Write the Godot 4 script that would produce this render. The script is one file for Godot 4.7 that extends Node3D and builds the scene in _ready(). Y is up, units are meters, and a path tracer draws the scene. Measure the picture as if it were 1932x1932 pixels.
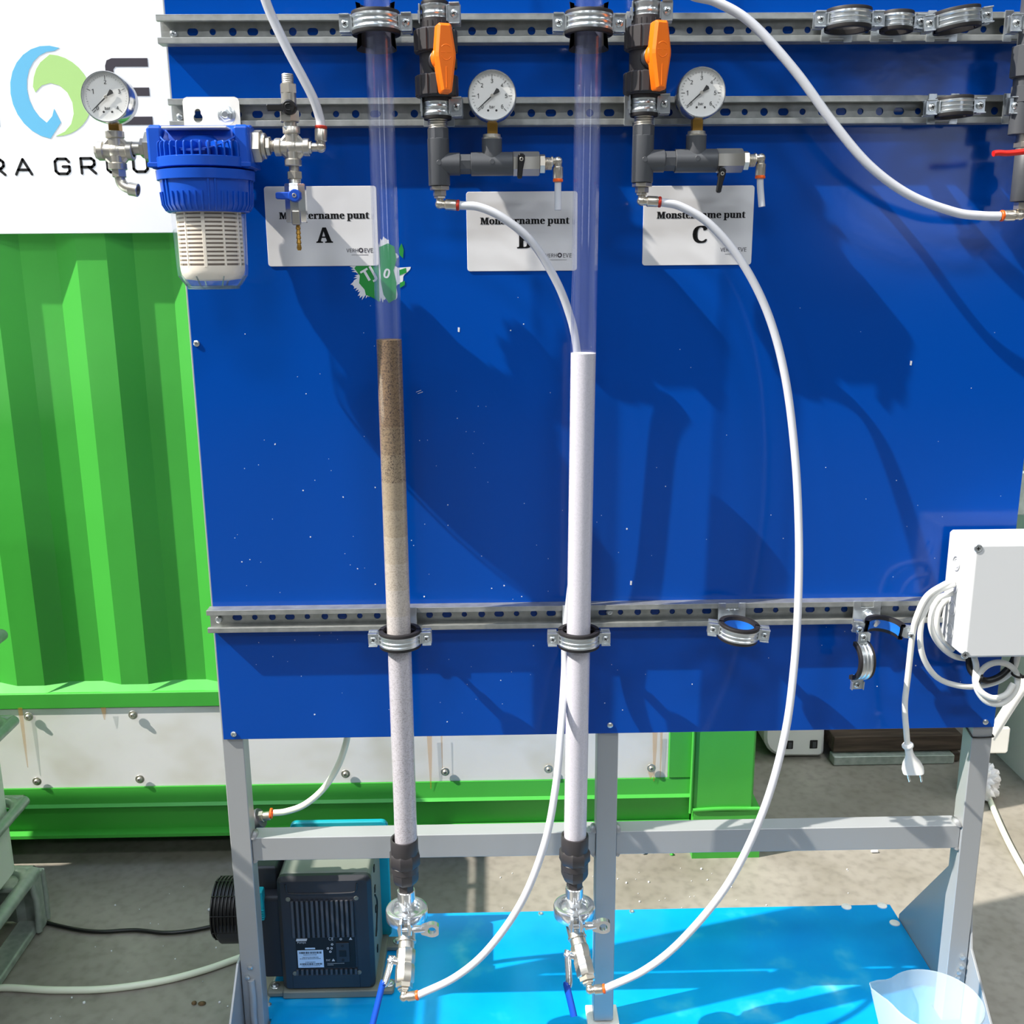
extends Node3D
# A water-treatment test rig in a hall: a blue panel on an aluminium stand carries two sand columns, rails, valves and gauges.

class Geo:
	var v := PackedVector3Array()
	var n := PackedVector3Array()
	var t := Transform3D.IDENTITY
	func tri(a: Vector3, b: Vector3, c: Vector3, na: Vector3, nb: Vector3, nc: Vector3) -> void:
		if (b - a).cross(c - a).dot(na + nb + nc) > 0.0:
			var s := b
			b = c
			c = s
			s = nb
			nb = nc
			nc = s
		v.append(t * a)
		v.append(t * b)
		v.append(t * c)
		n.append((t.basis * na).normalized())
		n.append((t.basis * nb).normalized())
		n.append((t.basis * nc).normalized())
	func quad(a: Vector3, b: Vector3, c: Vector3, d: Vector3, nn: Vector3) -> void:
		tri(a, b, c, nn, nn, nn)
		tri(a, c, d, nn, nn, nn)
	func quads(a: Vector3, b: Vector3, c: Vector3, d: Vector3, na: Vector3, nb: Vector3, nc: Vector3, nd: Vector3) -> void:
		tri(a, b, c, na, nb, nc)
		tri(a, c, d, na, nc, nd)
	# surface of revolution about y; an outer wall runs from bottom to top
	func lathe(pr: Array, seg := 28, a0 := 0.0, a1 := TAU, facets := false) -> void:
		var m := pr.size() - 1
		var sn := []
		for i in m:
			var d: Vector2 = pr[i + 1] - pr[i]
			sn.append(Vector2(d.y, -d.x).normalized())
		for i in m:
			var s0: Vector2 = sn[i]
			var s1: Vector2 = sn[i]
			if i > 0 and sn[i - 1].dot(sn[i]) > 0.75:
				s0 = (sn[i - 1] + sn[i]).normalized()
			if i < m - 1 and sn[i + 1].dot(sn[i]) > 0.75:
				s1 = (sn[i + 1] + sn[i]).normalized()
			var p: Vector2 = pr[i]
			var q: Vector2 = pr[i + 1]
			for k in seg:
				var u := lerpf(a0, a1, float(k) / seg)
				var w := lerpf(a0, a1, float(k + 1) / seg)
				var du := Vector3(cos(u), 0, sin(u))
				var dw := Vector3(cos(w), 0, sin(w))
				var nu := du
				var nw := dw
				if facets:
					nu = (du + dw).normalized()
					nw = nu
				quads(du * p.x + Vector3.UP * p.y, dw * p.x + Vector3.UP * p.y, dw * q.x + Vector3.UP * q.y, du * q.x + Vector3.UP * q.y, nu * s0.x + Vector3.UP * s0.y, nw * s0.x + Vector3.UP * s0.y, nw * s1.x + Vector3.UP * s1.y, nu * s1.x + Vector3.UP * s1.y)
	func cyl(r: float, y0: float, y1: float, ch := 0.0006, seg := 28) -> void:
		lathe([Vector2(0, y0), Vector2(r - ch, y0), Vector2(r, y0 + ch), Vector2(r, y1 - ch), Vector2(r - ch, y1), Vector2(0, y1)], seg)
	func pipe(r: float, ri: float, y0: float, y1: float, seg := 28, ch := 0.0004) -> void:
		lathe([Vector2(ri, y0), Vector2(r - ch, y0), Vector2(r, y0 + ch), Vector2(r, y1 - ch), Vector2(r - ch, y1), Vector2(ri, y1), Vector2(ri, y0)], seg)
	func hexa(r: float, y0: float, y1: float, sides := 6) -> void:
		var ch := r * 0.1
		lathe([Vector2(0, y0), Vector2(r - ch, y0), Vector2(r, y0 + ch * 0.6), Vector2(r, y1 - ch * 0.6), Vector2(r - ch, y1), Vector2(0, y1)], sides, 0.26, TAU + 0.26, true)
	func threads(r: float, y0: float, y1: float, turns: int) -> void:
		var pr := [Vector2(0, y0)]
		for i in turns:
			var a := lerpf(y0, y1, float(i) / turns)
			var b := lerpf(y0, y1, float(i + 1) / turns)
			pr.append(Vector2(r * 0.93, a))
			pr.append(Vector2(r, (a + b) / 2))
		pr.append(Vector2(r * 0.93, y1))
		pr.append(Vector2(0, y1))
		lathe(pr, 20)
	func ball(c: Vector3, r: Vector3, seg := 20) -> void:
		var keep := t
		t = t * Transform3D(Basis.from_scale(r), c)
		var pr := []
		for i in 13:
			var a := -PI / 2 + PI * i / 12.0
			pr.append(Vector2(maxf(cos(a), 0.0), sin(a)))
		lathe(pr, seg)
		t = keep
	# a polygon in xy, pushed out along z
	func prism(poly: Array, z0: float, z1: float, ch := 0.0, back := true) -> void:
		var pts := PackedVector2Array(poly)
		if Geometry2D.is_polygon_clockwise(pts):
			pts.reverse()
		var m := pts.size()
		var inset := PackedVector2Array()
		for i in m:
			var e0 := (pts[i] - pts[(i + m - 1) % m]).normalized()
			var e1 := (pts[(i + 1) % m] - pts[i]).normalized()
			var b := Vector2(-e0.y - e1.y, e0.x + e1.x)
			var l := maxf(b.length_squared() / 2.0, 0.15)
			inset.append(pts[i] + b * (ch / l))
		var idx := Geometry2D.triangulate_polygon(inset if ch > 0 else pts)
		var face := inset if ch > 0 else pts
		for i in range(0, idx.size(), 3):
			var a := face[idx[i]]
			var b := face[idx[i + 1]]
			var c := face[idx[i + 2]]
			tri(Vector3(a.x, a.y, z1), Vector3(b.x, b.y, z1), Vector3(c.x, c.y, z1), Vector3.BACK, Vector3.BACK, Vector3.BACK)
			if back:
				tri(Vector3(a.x, a.y, z0), Vector3(b.x, b.y, z0), Vector3(c.x, c.y, z0), Vector3.FORWARD, Vector3.FORWARD, Vector3.FORWARD)
		var cz := minf(ch, (z1 - z0) / 2.0)
		for i in m:
			var j := (i + 1) % m
			var e := (pts[j] - pts[i]).normalized()
			var nn := Vector3(e.y, -e.x, 0)
			var ni := nn
			var nj := nn
			var ep := (pts[i] - pts[(i + m - 1) % m]).normalized()
			var en := (pts[(j + 1) % m] - pts[j]).normalized()
			if ep.dot(e) > 0.8:
				ni = (nn + Vector3(ep.y, -ep.x, 0)).normalized()
			if en.dot(e) > 0.8:
				nj = (nn + Vector3(en.y, -en.x, 0)).normalized()
			var a0 := Vector3(pts[i].x, pts[i].y, z0 + (cz if back else 0.0))
			var b0 := Vector3(pts[j].x, pts[j].y, z0 + (cz if back else 0.0))
			var a1 := Vector3(pts[i].x, pts[i].y, z1 - cz)
			var b1 := Vector3(pts[j].x, pts[j].y, z1 - cz)
			quads(a0, b0, b1, a1, ni, nj, nj, ni)
			if ch > 0:
				var a2 := Vector3(inset[i].x, inset[i].y, z1)
				var b2 := Vector3(inset[j].x, inset[j].y, z1)
				var mid := (nn + Vector3.BACK).normalized()
				quad(a1, b1, b2, a2, mid)
				if back:
					var a3 := Vector3(inset[i].x, inset[i].y, z0)
					var b3 := Vector3(inset[j].x, inset[j].y, z0)
					quad(a3, b3, b0, a0, (nn + Vector3.FORWARD).normalized())
	# a box with softened edges, about c
	func box(c: Vector3, s: Vector3, ch := 0.001) -> void:
		var h := s / 2.0
		ch = minf(ch, minf(h.x, minf(h.y, h.z)) * 0.9)
		for ax in 3:
			for sg in [-1.0, 1.0]:
				var nn := Vector3.ZERO
				nn[ax] = sg
				var u := (ax + 1) % 3
				var w := (ax + 2) % 3
				var q := []
				for st in [Vector2(-1, -1), Vector2(1, -1), Vector2(1, 1), Vector2(-1, 1)]:
					var p := Vector3.ZERO
					p[ax] = sg * h[ax]
					p[u] = st.x * (h[u] - ch)
					p[w] = st.y * (h[w] - ch)
					q.append(c + p)
				quad(q[0], q[1], q[2], q[3], nn)
		if ch <= 0.0:
			return
		for ax in 3:
			var u := (ax + 1) % 3
			var w := (ax + 2) % 3
			for su in [-1.0, 1.0]:
				for sw in [-1.0, 1.0]:
					var q := []
					var nu := Vector3.ZERO
					nu[u] = su
					var nw := Vector3.ZERO
					nw[w] = sw
					for sa in [-1.0, 1.0]:
						var p := Vector3.ZERO
						p[ax] = sa * (h[ax] - ch)
						p[u] = su * h[u]
						p[w] = sw * (h[w] - ch)
						var r := p
						r[u] = su * (h[u] - ch)
						r[w] = sw * h[w]
						q.append(c + p)
						q.append(c + r)
					quads(q[0], q[2], q[3], q[1], nu, nu, nw, nw)
		for sx in [-1.0, 1.0]:
			for sy in [-1.0, 1.0]:
				for sz in [-1.0, 1.0]:
					var sg := Vector3(sx, sy, sz)
					var p := sg * (h - Vector3.ONE * ch)
					tri(c + p + Vector3(sx * ch, 0, 0), c + p + Vector3(0, sy * ch, 0), c + p + Vector3(0, 0, sz * ch), Vector3(sx, 0, 0), Vector3(0, sy, 0), Vector3(0, 0, sz))
	# a round bar along a smooth path
	func tube(points: Array, r: float, seg := 12, sub := 6, closed := false, flat := 1.0) -> void:
		var path := PackedVector3Array()
		var m := points.size()
		var last := m if closed else m - 1
		for i in last:
			var p1: Vector3 = points[i]
			var p2: Vector3 = points[(i + 1) % m]
			var p0: Vector3 = points[(i + m - 1) % m] if closed or i > 0 else p1 * 2 - p2
			var p3: Vector3 = points[(i + 2) % m] if closed or i + 2 < m else p2 * 2 - p1
			for k in sub:
				path.append(p1.cubic_interpolate(p2, p0, p3, float(k) / sub))
		if not closed:
			path.append(points[m - 1])
		var c := path.size()
		var rings := []
		var up := Vector3.UP
		for i in c:
			var d: Vector3
			if closed:
				d = path[(i + 1) % c] - path[(i + c - 1) % c]
			else:
				d = path[mini(i + 1, c - 1)] - path[maxi(i - 1, 0)]
			d = d.normalized()
			if i == 0 and absf(d.dot(up)) > 0.9:
				up = Vector3.BACK
			var side := up.cross(d).normalized()
			up = d.cross(side).normalized()
			var ring := []
			for k in seg:
				var a := TAU * k / seg
				ring.append([path[i] + (side * cos(a) + up * sin(a) * flat) * r, side * cos(a) + up * sin(a)])
			rings.append([ring, d])
		for i in (c if closed else c - 1):
			var ra: Array = rings[i][0]
			var rb: Array = rings[(i + 1) % c][0]
			for k in seg:
				var l := (k + 1) % seg
				quads(ra[k][0], ra[l][0], rb[l][0], rb[k][0], ra[k][1], ra[l][1], rb[l][1], rb[k][1])
		if not closed:
			for e in [0, c - 1]:
				var nn: Vector3 = rings[e][1] * (-1.0 if e == 0 else 1.0)
				for k in range(1, seg - 1):
					tri(rings[e][0][0][0], rings[e][0][k][0], rings[e][0][k + 1][0], nn, nn, nn)
	# flat strokes of a drawn letter
	func stroke(points: Array, w: float, z0: float, z1: float) -> void:
		for i in points.size() - 1:
			var a: Vector2 = points[i]
			var b: Vector2 = points[i + 1]
			var d := (b - a).normalized() * w / 2.0
			var s := Vector2(-d.y, d.x)
			prism([a - d * 0.7 + s * 0.7, a - d + s * 0.2, a - d - s * 0.2, a - d * 0.7 - s * 0.7, a - s, b - s, b + d * 0.7 - s * 0.7, b + d - s * 0.2, b + d + s * 0.2, b + d * 0.7 + s * 0.7, b + s, a + s], z0, z1, 0.0, false)
	func text(s: String, width: float, c: Vector3, serif := false, deep := 0.0006, bold := true, tall := 1.0) -> void:
		var tm := TextMesh.new()
		tm.text = s
		var f := SystemFont.new()
		f.font_names = PackedStringArray(["Droid Serif" if serif else "Droid Sans"])
		f.font_weight = 700 if bold else 400
		tm.font = f
		tm.font_size = 48
		tm.pixel_size = 0.01
		tm.depth = 0.02
		var ar := tm.get_mesh_arrays()
		if ar.is_empty() or ar[0] == null:
			return
		var vv: PackedVector3Array = ar[0]
		var nv: PackedVector3Array = ar[1]
		var id: PackedInt32Array = ar[Mesh.ARRAY_INDEX] if ar[Mesh.ARRAY_INDEX] != null else PackedInt32Array(range(vv.size()))
		if vv.is_empty():
			return
		var bb := AABB(vv[0], Vector3.ZERO)
		for p in vv:
			bb = bb.expand(p)
		var k := width / bb.size.x
		var mid := bb.get_center()
		var g := func(p: Vector3) -> Vector3: return c + Vector3((p.x - mid.x) * k, (p.y - mid.y) * k * tall, (p.z - bb.position.z) / bb.size.z * deep)
		for i in range(0, id.size(), 3):
			tri(g.call(vv[id[i]]), g.call(vv[id[i + 1]]), g.call(vv[id[i + 2]]), nv[id[i]], nv[id[i + 1]], nv[id[i + 2]])

# frame whose y runs along d, placed at o
func along(o: Vector3, d: Vector3, hint := Vector3.BACK) -> Transform3D:
	var y := d.normalized()
	if absf(y.dot(hint)) > 0.95:
		hint = Vector3.RIGHT
	var x := y.cross(hint).normalized()
	return Transform3D(Basis(x, y, x.cross(y)), o)

var used := {}
func numbered(s: String) -> String:
	if not used.has(s):
		used[s] = 0
		return s
	used[s] += 1
	return "%s_%03d" % [s, used[s]]

func thing(called: String, label: String, category: String, at: Vector3, group := "") -> Node3D:
	var o := Node3D.new()
	o.name = numbered(called)
	add_child(o)
	o.position = at
	tag(o, label, category, group)
	return o

func tag(o: Node3D, label: String, category: String, group := "") -> void:
	o.set_meta("label", label)
	o.set_meta("category", category)
	if group:
		o.set_meta("group", group)

func offset_of(o: Node) -> Vector3:
	return (o as Node3D).position + offset_of(o.get_parent()) if o != self and o is Node3D else Vector3.ZERO

# one named mesh; shapes are given in the scene's own coordinates
func part(g: Geo, called: String, m: Material, parent: Node = self) -> MeshInstance3D:
	var off := offset_of(parent)
	var v := PackedVector3Array()
	v.resize(g.v.size())
	for i in g.v.size():
		v[i] = g.v[i] - off
	var ar := []
	ar.resize(Mesh.ARRAY_MAX)
	ar[Mesh.ARRAY_VERTEX] = v
	ar[Mesh.ARRAY_NORMAL] = g.n
	var me := ArrayMesh.new()
	me.add_surface_from_arrays(Mesh.PRIMITIVE_TRIANGLES, ar)
	me.surface_set_material(0, m)
	var o := MeshInstance3D.new()
	o.mesh = me
	o.name = numbered(called) if parent == self else called
	parent.add_child(o, true)
	return o

func struct(g: Geo, called: String, m: Material) -> MeshInstance3D:
	var o := part(g, called, m)
	o.set_meta("kind", "structure")
	return o

func mat(col: Color, rough := 0.5, metal := 0.0) -> StandardMaterial3D:
	var m := StandardMaterial3D.new()
	m.albedo_color = col
	m.roughness = rough
	m.metallic = metal
	return m

func noise(freq: float, kind := FastNoiseLite.TYPE_SIMPLEX_SMOOTH, sd := 1, octaves := 4) -> FastNoiseLite:
	var f := FastNoiseLite.new()
	f.noise_type = kind
	f.frequency = freq
	f.seed = sd
	f.fractal_octaves = octaves
	return f

func ramp_tex(f: FastNoiseLite, stops: Array, size := 512) -> NoiseTexture2D:
	var t := NoiseTexture2D.new()
	t.width = size
	t.height = size
	t.seamless = true
	t.noise = f
	var g := Gradient.new()
	g.offsets = PackedFloat32Array(stops.map(func(s): return s[0]))
	g.colors = PackedColorArray(stops.map(func(s): return s[1]))
	t.color_ramp = g
	return t

func bump_tex(f: FastNoiseLite, strength: float, size := 512) -> NoiseTexture2D:
	var t := NoiseTexture2D.new()
	t.width = size
	t.height = size
	t.seamless = true
	t.noise = f
	t.as_normal_map = true
	t.bump_strength = strength
	return t

func planar(m: StandardMaterial3D, scale: Vector3, world := true) -> StandardMaterial3D:
	m.uv1_triplanar = true
	m.uv1_world_triplanar = world
	m.uv1_scale = scale
	return m

var M := {}
func materials() -> void:
	M.panel = mat(Color(0.0, 0.27, 0.64), 0.13)
	M.panel.metallic_specular = 0.38
	M.panel.normal_enabled = true
	M.panel.normal_texture = bump_tex(noise(0.03, FastNoiseLite.TYPE_SIMPLEX_SMOOTH, 4, 2), 1.0)
	M.panel.normal_scale = 0.05
	planar(M.panel, Vector3.ONE * 4.0)
	M.alu = mat(Color(0.63, 0.64, 0.65), 0.40, 0.2)
	M.rail = planar(mat(Color.WHITE, 0.42, 0.75), Vector3(5, 5, 5))
	M.rail.albedo_texture = ramp_tex(noise(0.02, FastNoiseLite.TYPE_CELLULAR, 7, 3), [[0.0, Color(0.63, 0.64, 0.63)], [1.0, Color(0.76, 0.77, 0.76)]])
	M.zinc = mat(Color(0.83, 0.85, 0.86), 0.28, 0.9)
	M.zinc.normal_enabled = true
	M.zinc.normal_texture = bump_tex(noise(0.02, FastNoiseLite.TYPE_SIMPLEX_SMOOTH, 9, 3), 3.0, 256)
	M.zinc.normal_scale = 0.25
	planar(M.zinc, Vector3.ONE * 14.0, false)
	M.steel = mat(Color(0.80, 0.78, 0.74), 0.36, 0.9)
	M.nickel = mat(Color(0.82, 0.79, 0.74), 0.3, 0.9)
	M.chrome = mat(Color(0.88, 0.89, 0.90), 0.18, 0.9)
	M.brass = mat(Color(0.72, 0.55, 0.26), 0.35, 0.85)
	M.rubber = mat(Color(0.10, 0.09, 0.10), 0.6)
	M.liner = mat(Color(0.10, 0.42, 0.80), 0.5)
	M.pvc = mat(Color(0.29, 0.30, 0.32), 0.42)
	M.pvc_dark = mat(Color(0.21, 0.20, 0.21), 0.45)
	M.black = mat(Color(0.035, 0.035, 0.04), 0.4)
	M.orange = mat(Color(1.0, 0.47, 0.02), 0.42)
	M.ring = mat(Color(0.93, 0.38, 0.10), 0.4)
	M.ring_red = mat(Color(0.70, 0.17, 0.08), 0.4)
	M.red = mat(Color(0.85, 0.12, 0.07), 0.45)
	M.hose = mat(Color(0.84, 0.85, 0.88), 0.35)
	M.hose.backlight_enabled = true
	M.hose.backlight = Color(0.5, 0.5, 0.5)
	M.hose_cream = mat(Color(0.90, 0.92, 0.84), 0.4)
	M.white = mat(Color(0.93, 0.93, 0.92), 0.4)
	M.plate_white = mat(Color(0.92, 0.91, 0.88), 0.45)
	M.label = mat(Color(0.88, 0.88, 0.89), 0.22)
	M.ink = mat(Color(0.02, 0.02, 0.035), 0.5)
	M.ink_grey = mat(Color(0.22, 0.2, 0.24), 0.5)
	M.sign = mat(Color(0.97, 0.97, 0.985), 0.35)
	M.filter_blue = mat(Color(0.02, 0.30, 0.74), 0.38)
	M.lever_blue = mat(Color(0.05, 0.28, 0.70), 0.4)
	M.clear = mat(Color(0.66, 0.70, 0.92, 0.035), 0.05)
	M.clear.transparency = BaseMaterial3D.TRANSPARENCY_ALPHA
	M.bowl = mat(Color(0.9, 0.95, 1.0, 0.06), 0.03)
	M.bowl.transparency = BaseMaterial3D.TRANSPARENCY_ALPHA
	M.glass = mat(Color(1, 1, 1, 0.03), 0.03)
	M.glass.transparency = BaseMaterial3D.TRANSPARENCY_ALPHA
	M.jug = mat(Color(0.84, 0.92, 0.97, 0.55), 0.3)
	M.jug.transparency = BaseMaterial3D.TRANSPARENCY_ALPHA
	M.cart = mat(Color(0.93, 0.89, 0.83), 0.6)
	M.cart_in = mat(Color(0.62, 0.55, 0.48), 0.9)
	M.dial = mat(Color(0.93, 0.93, 0.92), 0.45)
	M.green = mat(Color(0.27, 0.68, 0.25), 0.42)
	M.green.normal_enabled = true
	M.green.normal_texture = bump_tex(noise(0.015, FastNoiseLite.TYPE_SIMPLEX_SMOOTH, 12, 4), 2.0, 256)
	M.green.normal_scale = 0.12
	planar(M.green, Vector3.ONE * 2.0)
	M.kick = planar(mat(Color.WHITE, 0.4), Vector3(0.9, 1.2, 0.9))
	M.kick.albedo_texture = ramp_tex(noise(0.006, FastNoiseLite.TYPE_SIMPLEX_SMOOTH, 3, 4), [[0.0, Color(0.84, 0.83, 0.79)], [0.5, Color(0.92, 0.92, 0.92)], [1.0, Color(0.94, 0.94, 0.95)]])
	M.rust = mat(Color(0.76, 0.54, 0.16, 0.42), 0.8)
	M.rust.transparency = BaseMaterial3D.TRANSPARENCY_ALPHA
	M.galv = planar(mat(Color.WHITE, 0.42, 0.35), Vector3.ONE * 6.0)
	M.galv.albedo_texture = ramp_tex(noise(0.03, FastNoiseLite.TYPE_CELLULAR, 21, 2), [[0.0, Color(0.60, 0.65, 0.62)], [1.0, Color(0.74, 0.78, 0.75)]], 256)
	M.bottle = mat(Color(0.93, 0.95, 0.92), 0.5)
	M.pump = mat(Color(0.15, 0.16, 0.19), 0.5)
	M.pump_body = mat(Color(0.46, 0.48, 0.45), 0.5)
	M.pump_slat = mat(Color(0.25, 0.26, 0.29), 0.45)
	M.pump_dark = mat(Color(0.03, 0.03, 0.035), 0.6)
	M.teal = mat(Color(0.05, 0.62, 0.68), 0.45)
	M.sticker = mat(Color(0.72, 0.82, 0.93), 0.4)
	M.print = mat(Color(0.75, 0.77, 0.8), 0.5)
	M.deck = planar(mat(Color.WHITE, 0.2, 0.3), Vector3(1.1, 1.1, 1.1))
	M.deck.albedo_texture = ramp_tex(noise(0.004, FastNoiseLite.TYPE_SIMPLEX_SMOOTH, 31, 5), [[0.0, Color(0.0, 0.62, 0.95)], [0.66, Color(0.04, 0.68, 0.98)], [0.85, Color(0.25, 0.76, 0.98)], [1.0, Color(0.55, 0.84, 0.98)]], 1024)
	M.deck.roughness_texture = ramp_tex(noise(0.02, FastNoiseLite.TYPE_SIMPLEX_SMOOTH, 33, 4), [[0.0, Color(0.5, 0.5, 0.5)], [1.0, Color(1.0, 1.0, 1.0)]])
	M.deck.roughness = 0.26
	M.floor = planar(mat(Color.WHITE, 0.55), Vector3.ONE * 0.5)
	M.floor.albedo_texture = ramp_tex(noise(0.006, FastNoiseLite.TYPE_SIMPLEX_SMOOTH, 41, 6), [[0.15, Color(0.53, 0.51, 0.47)], [0.5, Color(0.575, 0.555, 0.52)], [0.85, Color(0.61, 0.59, 0.555)]], 1024)
	M.floor.detail_enabled = true
	M.floor.detail_blend_mode = BaseMaterial3D.BLEND_MODE_MUL
	M.floor.detail_albedo = ramp_tex(noise(0.12, FastNoiseLite.TYPE_SIMPLEX_SMOOTH, 43, 3), [[0.0, Color(0.86, 0.86, 0.86)], [0.5, Color(0.97, 0.97, 0.97)], [1.0, Color(1, 1, 1)]], 512)
	M.wall = mat(Color(0.72, 0.73, 0.73), 0.8)
	M.wall_dim = mat(Color(0.42, 0.43, 0.45), 0.8)  # darker coat for the unseen front wall, dims what the panel reflects
	M.ceiling = mat(Color(0.74, 0.75, 0.76), 0.8)
	M.wood = planar(mat(Color.WHITE, 0.8), Vector3(1.0, 12.0, 12.0))
	M.wood.albedo_texture = ramp_tex(noise(0.02, FastNoiseLite.TYPE_SIMPLEX_SMOOTH, 51, 4), [[0.0, Color(0.20, 0.16, 0.13)], [1.0, Color(0.38, 0.32, 0.27)]], 256)
	M.dark = mat(Color(0.10, 0.095, 0.10), 0.7)
	M.film = mat(Color(0.95, 0.95, 0.96), 0.3)
	var grain := ramp_tex(noise(0.16, FastNoiseLite.TYPE_VALUE, 61, 2), [[0.25, Color(0.5, 0.47, 0.42)], [0.42, Color(0.88, 0.88, 0.87)], [0.7, Color(1, 1, 1)]])
	var fine := ramp_tex(noise(0.16, FastNoiseLite.TYPE_VALUE, 62, 2), [[0.25, Color(0.82, 0.81, 0.8)], [0.42, Color(0.96, 0.96, 0.96)], [0.7, Color(1, 1, 1)]])
	var tones := [[0.0, Color(0.52, 0.42, 0.28)], [0.24, Color(0.52, 0.42, 0.28)], [0.32, Color(0.60, 0.52, 0.39)], [0.5, Color(0.66, 0.60, 0.49)], [0.66, Color(0.74, 0.69, 0.61)], [0.85, Color(0.80, 0.77, 0.74)], [1.0, Color(0.77, 0.76, 0.80)]]
	var g := Gradient.new()
	g.offsets = PackedFloat32Array(tones.map(func(s): return s[0]))
	g.colors = PackedColorArray(tones.map(func(s): return s[1]))
	M.sands = []
	for i in 12:
		var m := planar(mat(g.sample((i + 0.5) / 12.0), 0.85), Vector3(10, 10, 10))
		m.albedo_texture = grain if i < 5 else fine
		M.sands.append(m)
	M.sand_white = planar(mat(Color.WHITE, 0.85), Vector3(10, 10, 10))
	M.sand_white.albedo_texture = ramp_tex(noise(0.16, FastNoiseLite.TYPE_VALUE, 64, 2), [[0.2, Color(0.77, 0.76, 0.79)], [0.6, Color(0.82, 0.81, 0.84)]])
	M.rust_solid = mat(Color(0.45, 0.36, 0.25), 0.9)
	M.box_grey = mat(Color(0.82, 0.83, 0.84), 0.4)
	M.bowl_edge = mat(Color(0.45, 0.55, 0.6, 0.55), 0.05)  # grey tint stands in for the clear bowl's dark edge and shadow
	M.bowl_edge.transparency = BaseMaterial3D.TRANSPARENCY_ALPHA
	M.logo_blue = mat(Color(0.42, 0.74, 0.90), 0.4)
	M.logo_pale = mat(Color(0.62, 0.86, 0.95), 0.4)
	M.logo_green = mat(Color(0.70, 0.86, 0.54), 0.4)
	M.sticker_green = mat(Color(0.10, 0.55, 0.22), 0.5)
	M.torn = mat(Color(0.86, 0.87, 0.89), 0.7)
	M.cable = mat(Color(0.90, 0.90, 0.88), 0.4)
	M.lamp = mat(Color(1, 1, 1), 0.5)  # glow of the added fill lamps
	M.lamp.emission_enabled = true
	M.lamp.emission = Color(1, 0.98, 0.95)
	M.lamp.emission_energy_multiplier = 1.5

func _ready() -> void:
	light_and_camera()
	materials()
	hall()
	container()
	stand()
	rails()
	columns()
	valve_lines()
	prefilter()
	labels()
	lower_valves()
	hoses()
	pump()
	electrics()
	tank()
	rear_things()
	small_things()

const SUN := Vector3(0.667, -0.728, -0.187)   # the way the sunlight travels

func light_and_camera() -> void:
	var cam := Camera3D.new()
	cam.name = "camera"
	cam.position = Vector3(-0.1875, 1.3920, 1.5224)
	cam.rotation = Vector3(-0.23902, -0.01913, -0.00758)
	cam.fov = 53.13
	cam.near = 0.05
	cam.far = 60.0
	add_child(cam)
	cam.current = true
	var env := Environment.new()
	env.background_mode = Environment.BG_SKY
	var sky := Sky.new()
	var sm := ProceduralSkyMaterial.new()
	sm.sky_top_color = Color(0.80, 0.88, 1.0)
	sm.sky_horizon_color = Color(0.95, 0.97, 1.0)
	sm.ground_bottom_color = Color(0.5, 0.5, 0.5)
	sm.ground_horizon_color = Color(0.8, 0.8, 0.8)
	sm.sky_energy_multiplier = 1.6
	sky.sky_material = sm
	env.sky = sky
	env.tonemap_mode = Environment.TONE_MAPPER_LINEAR
	env.tonemap_exposure = 1.0
	env.sdfgi_enabled = true
	env.ssao_enabled = true
	env.ssil_enabled = true
	var we := WorldEnvironment.new()
	we.name = "environment"
	we.environment = env
	add_child(we)
	var sun := DirectionalLight3D.new()
	sun.name = "sun"
	sun.light_energy = 2.5
	sun.light_color = Color(1.0, 0.97, 0.92)
	sun.light_angular_distance = 0.55
	sun.shadow_enabled = true
	sun.sky_mode = DirectionalLight3D.SKY_MODE_LIGHT_ONLY
	sun.basis = Basis.looking_at(SUN)
	add_child(sun)

# fill lamps added out of view: a glowing panel in a housing, and a light of its size just under it
func fill_lamp(at: Vector3, label: String) -> void:
	var t := thing("added_fill_lamp", label, "lamp", at + Vector3(0, 0.06, 0), "added fill lamps under the hall roof")
	var g := Geo.new()
	g.box(at + Vector3(0, 0.05, 0), Vector3(1.3, 0.06, 0.7), 0.01)
	part(g, "housing", M.white, t)
	g = Geo.new()
	g.box(at + Vector3(0, 0.012, 0), Vector3(1.2, 0.01, 0.6), 0.002)
	part(g, "fill_light_panel", M.lamp, t)
	g = Geo.new()
	for s in [-0.5, 0.5]:
		g.box(at + Vector3(s, 0.54, 0), Vector3(0.01, 0.95, 0.01), 0.001)
	part(g, "hanger", M.zinc, t)
	var l := AreaLight3D.new()
	l.name = "fill_light"
	l.area_size = Vector2(1.2, 0.6)
	l.light_energy = 6.2
	l.light_color = Color(0.96, 0.98, 1.0)
	l.area_range = 20.0
	l.shadow_enabled = true
	l.rotation = Vector3(-PI / 2, 0, 0)
	l.position = Vector3(0, -0.065, 0)
	t.add_child(l)

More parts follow.
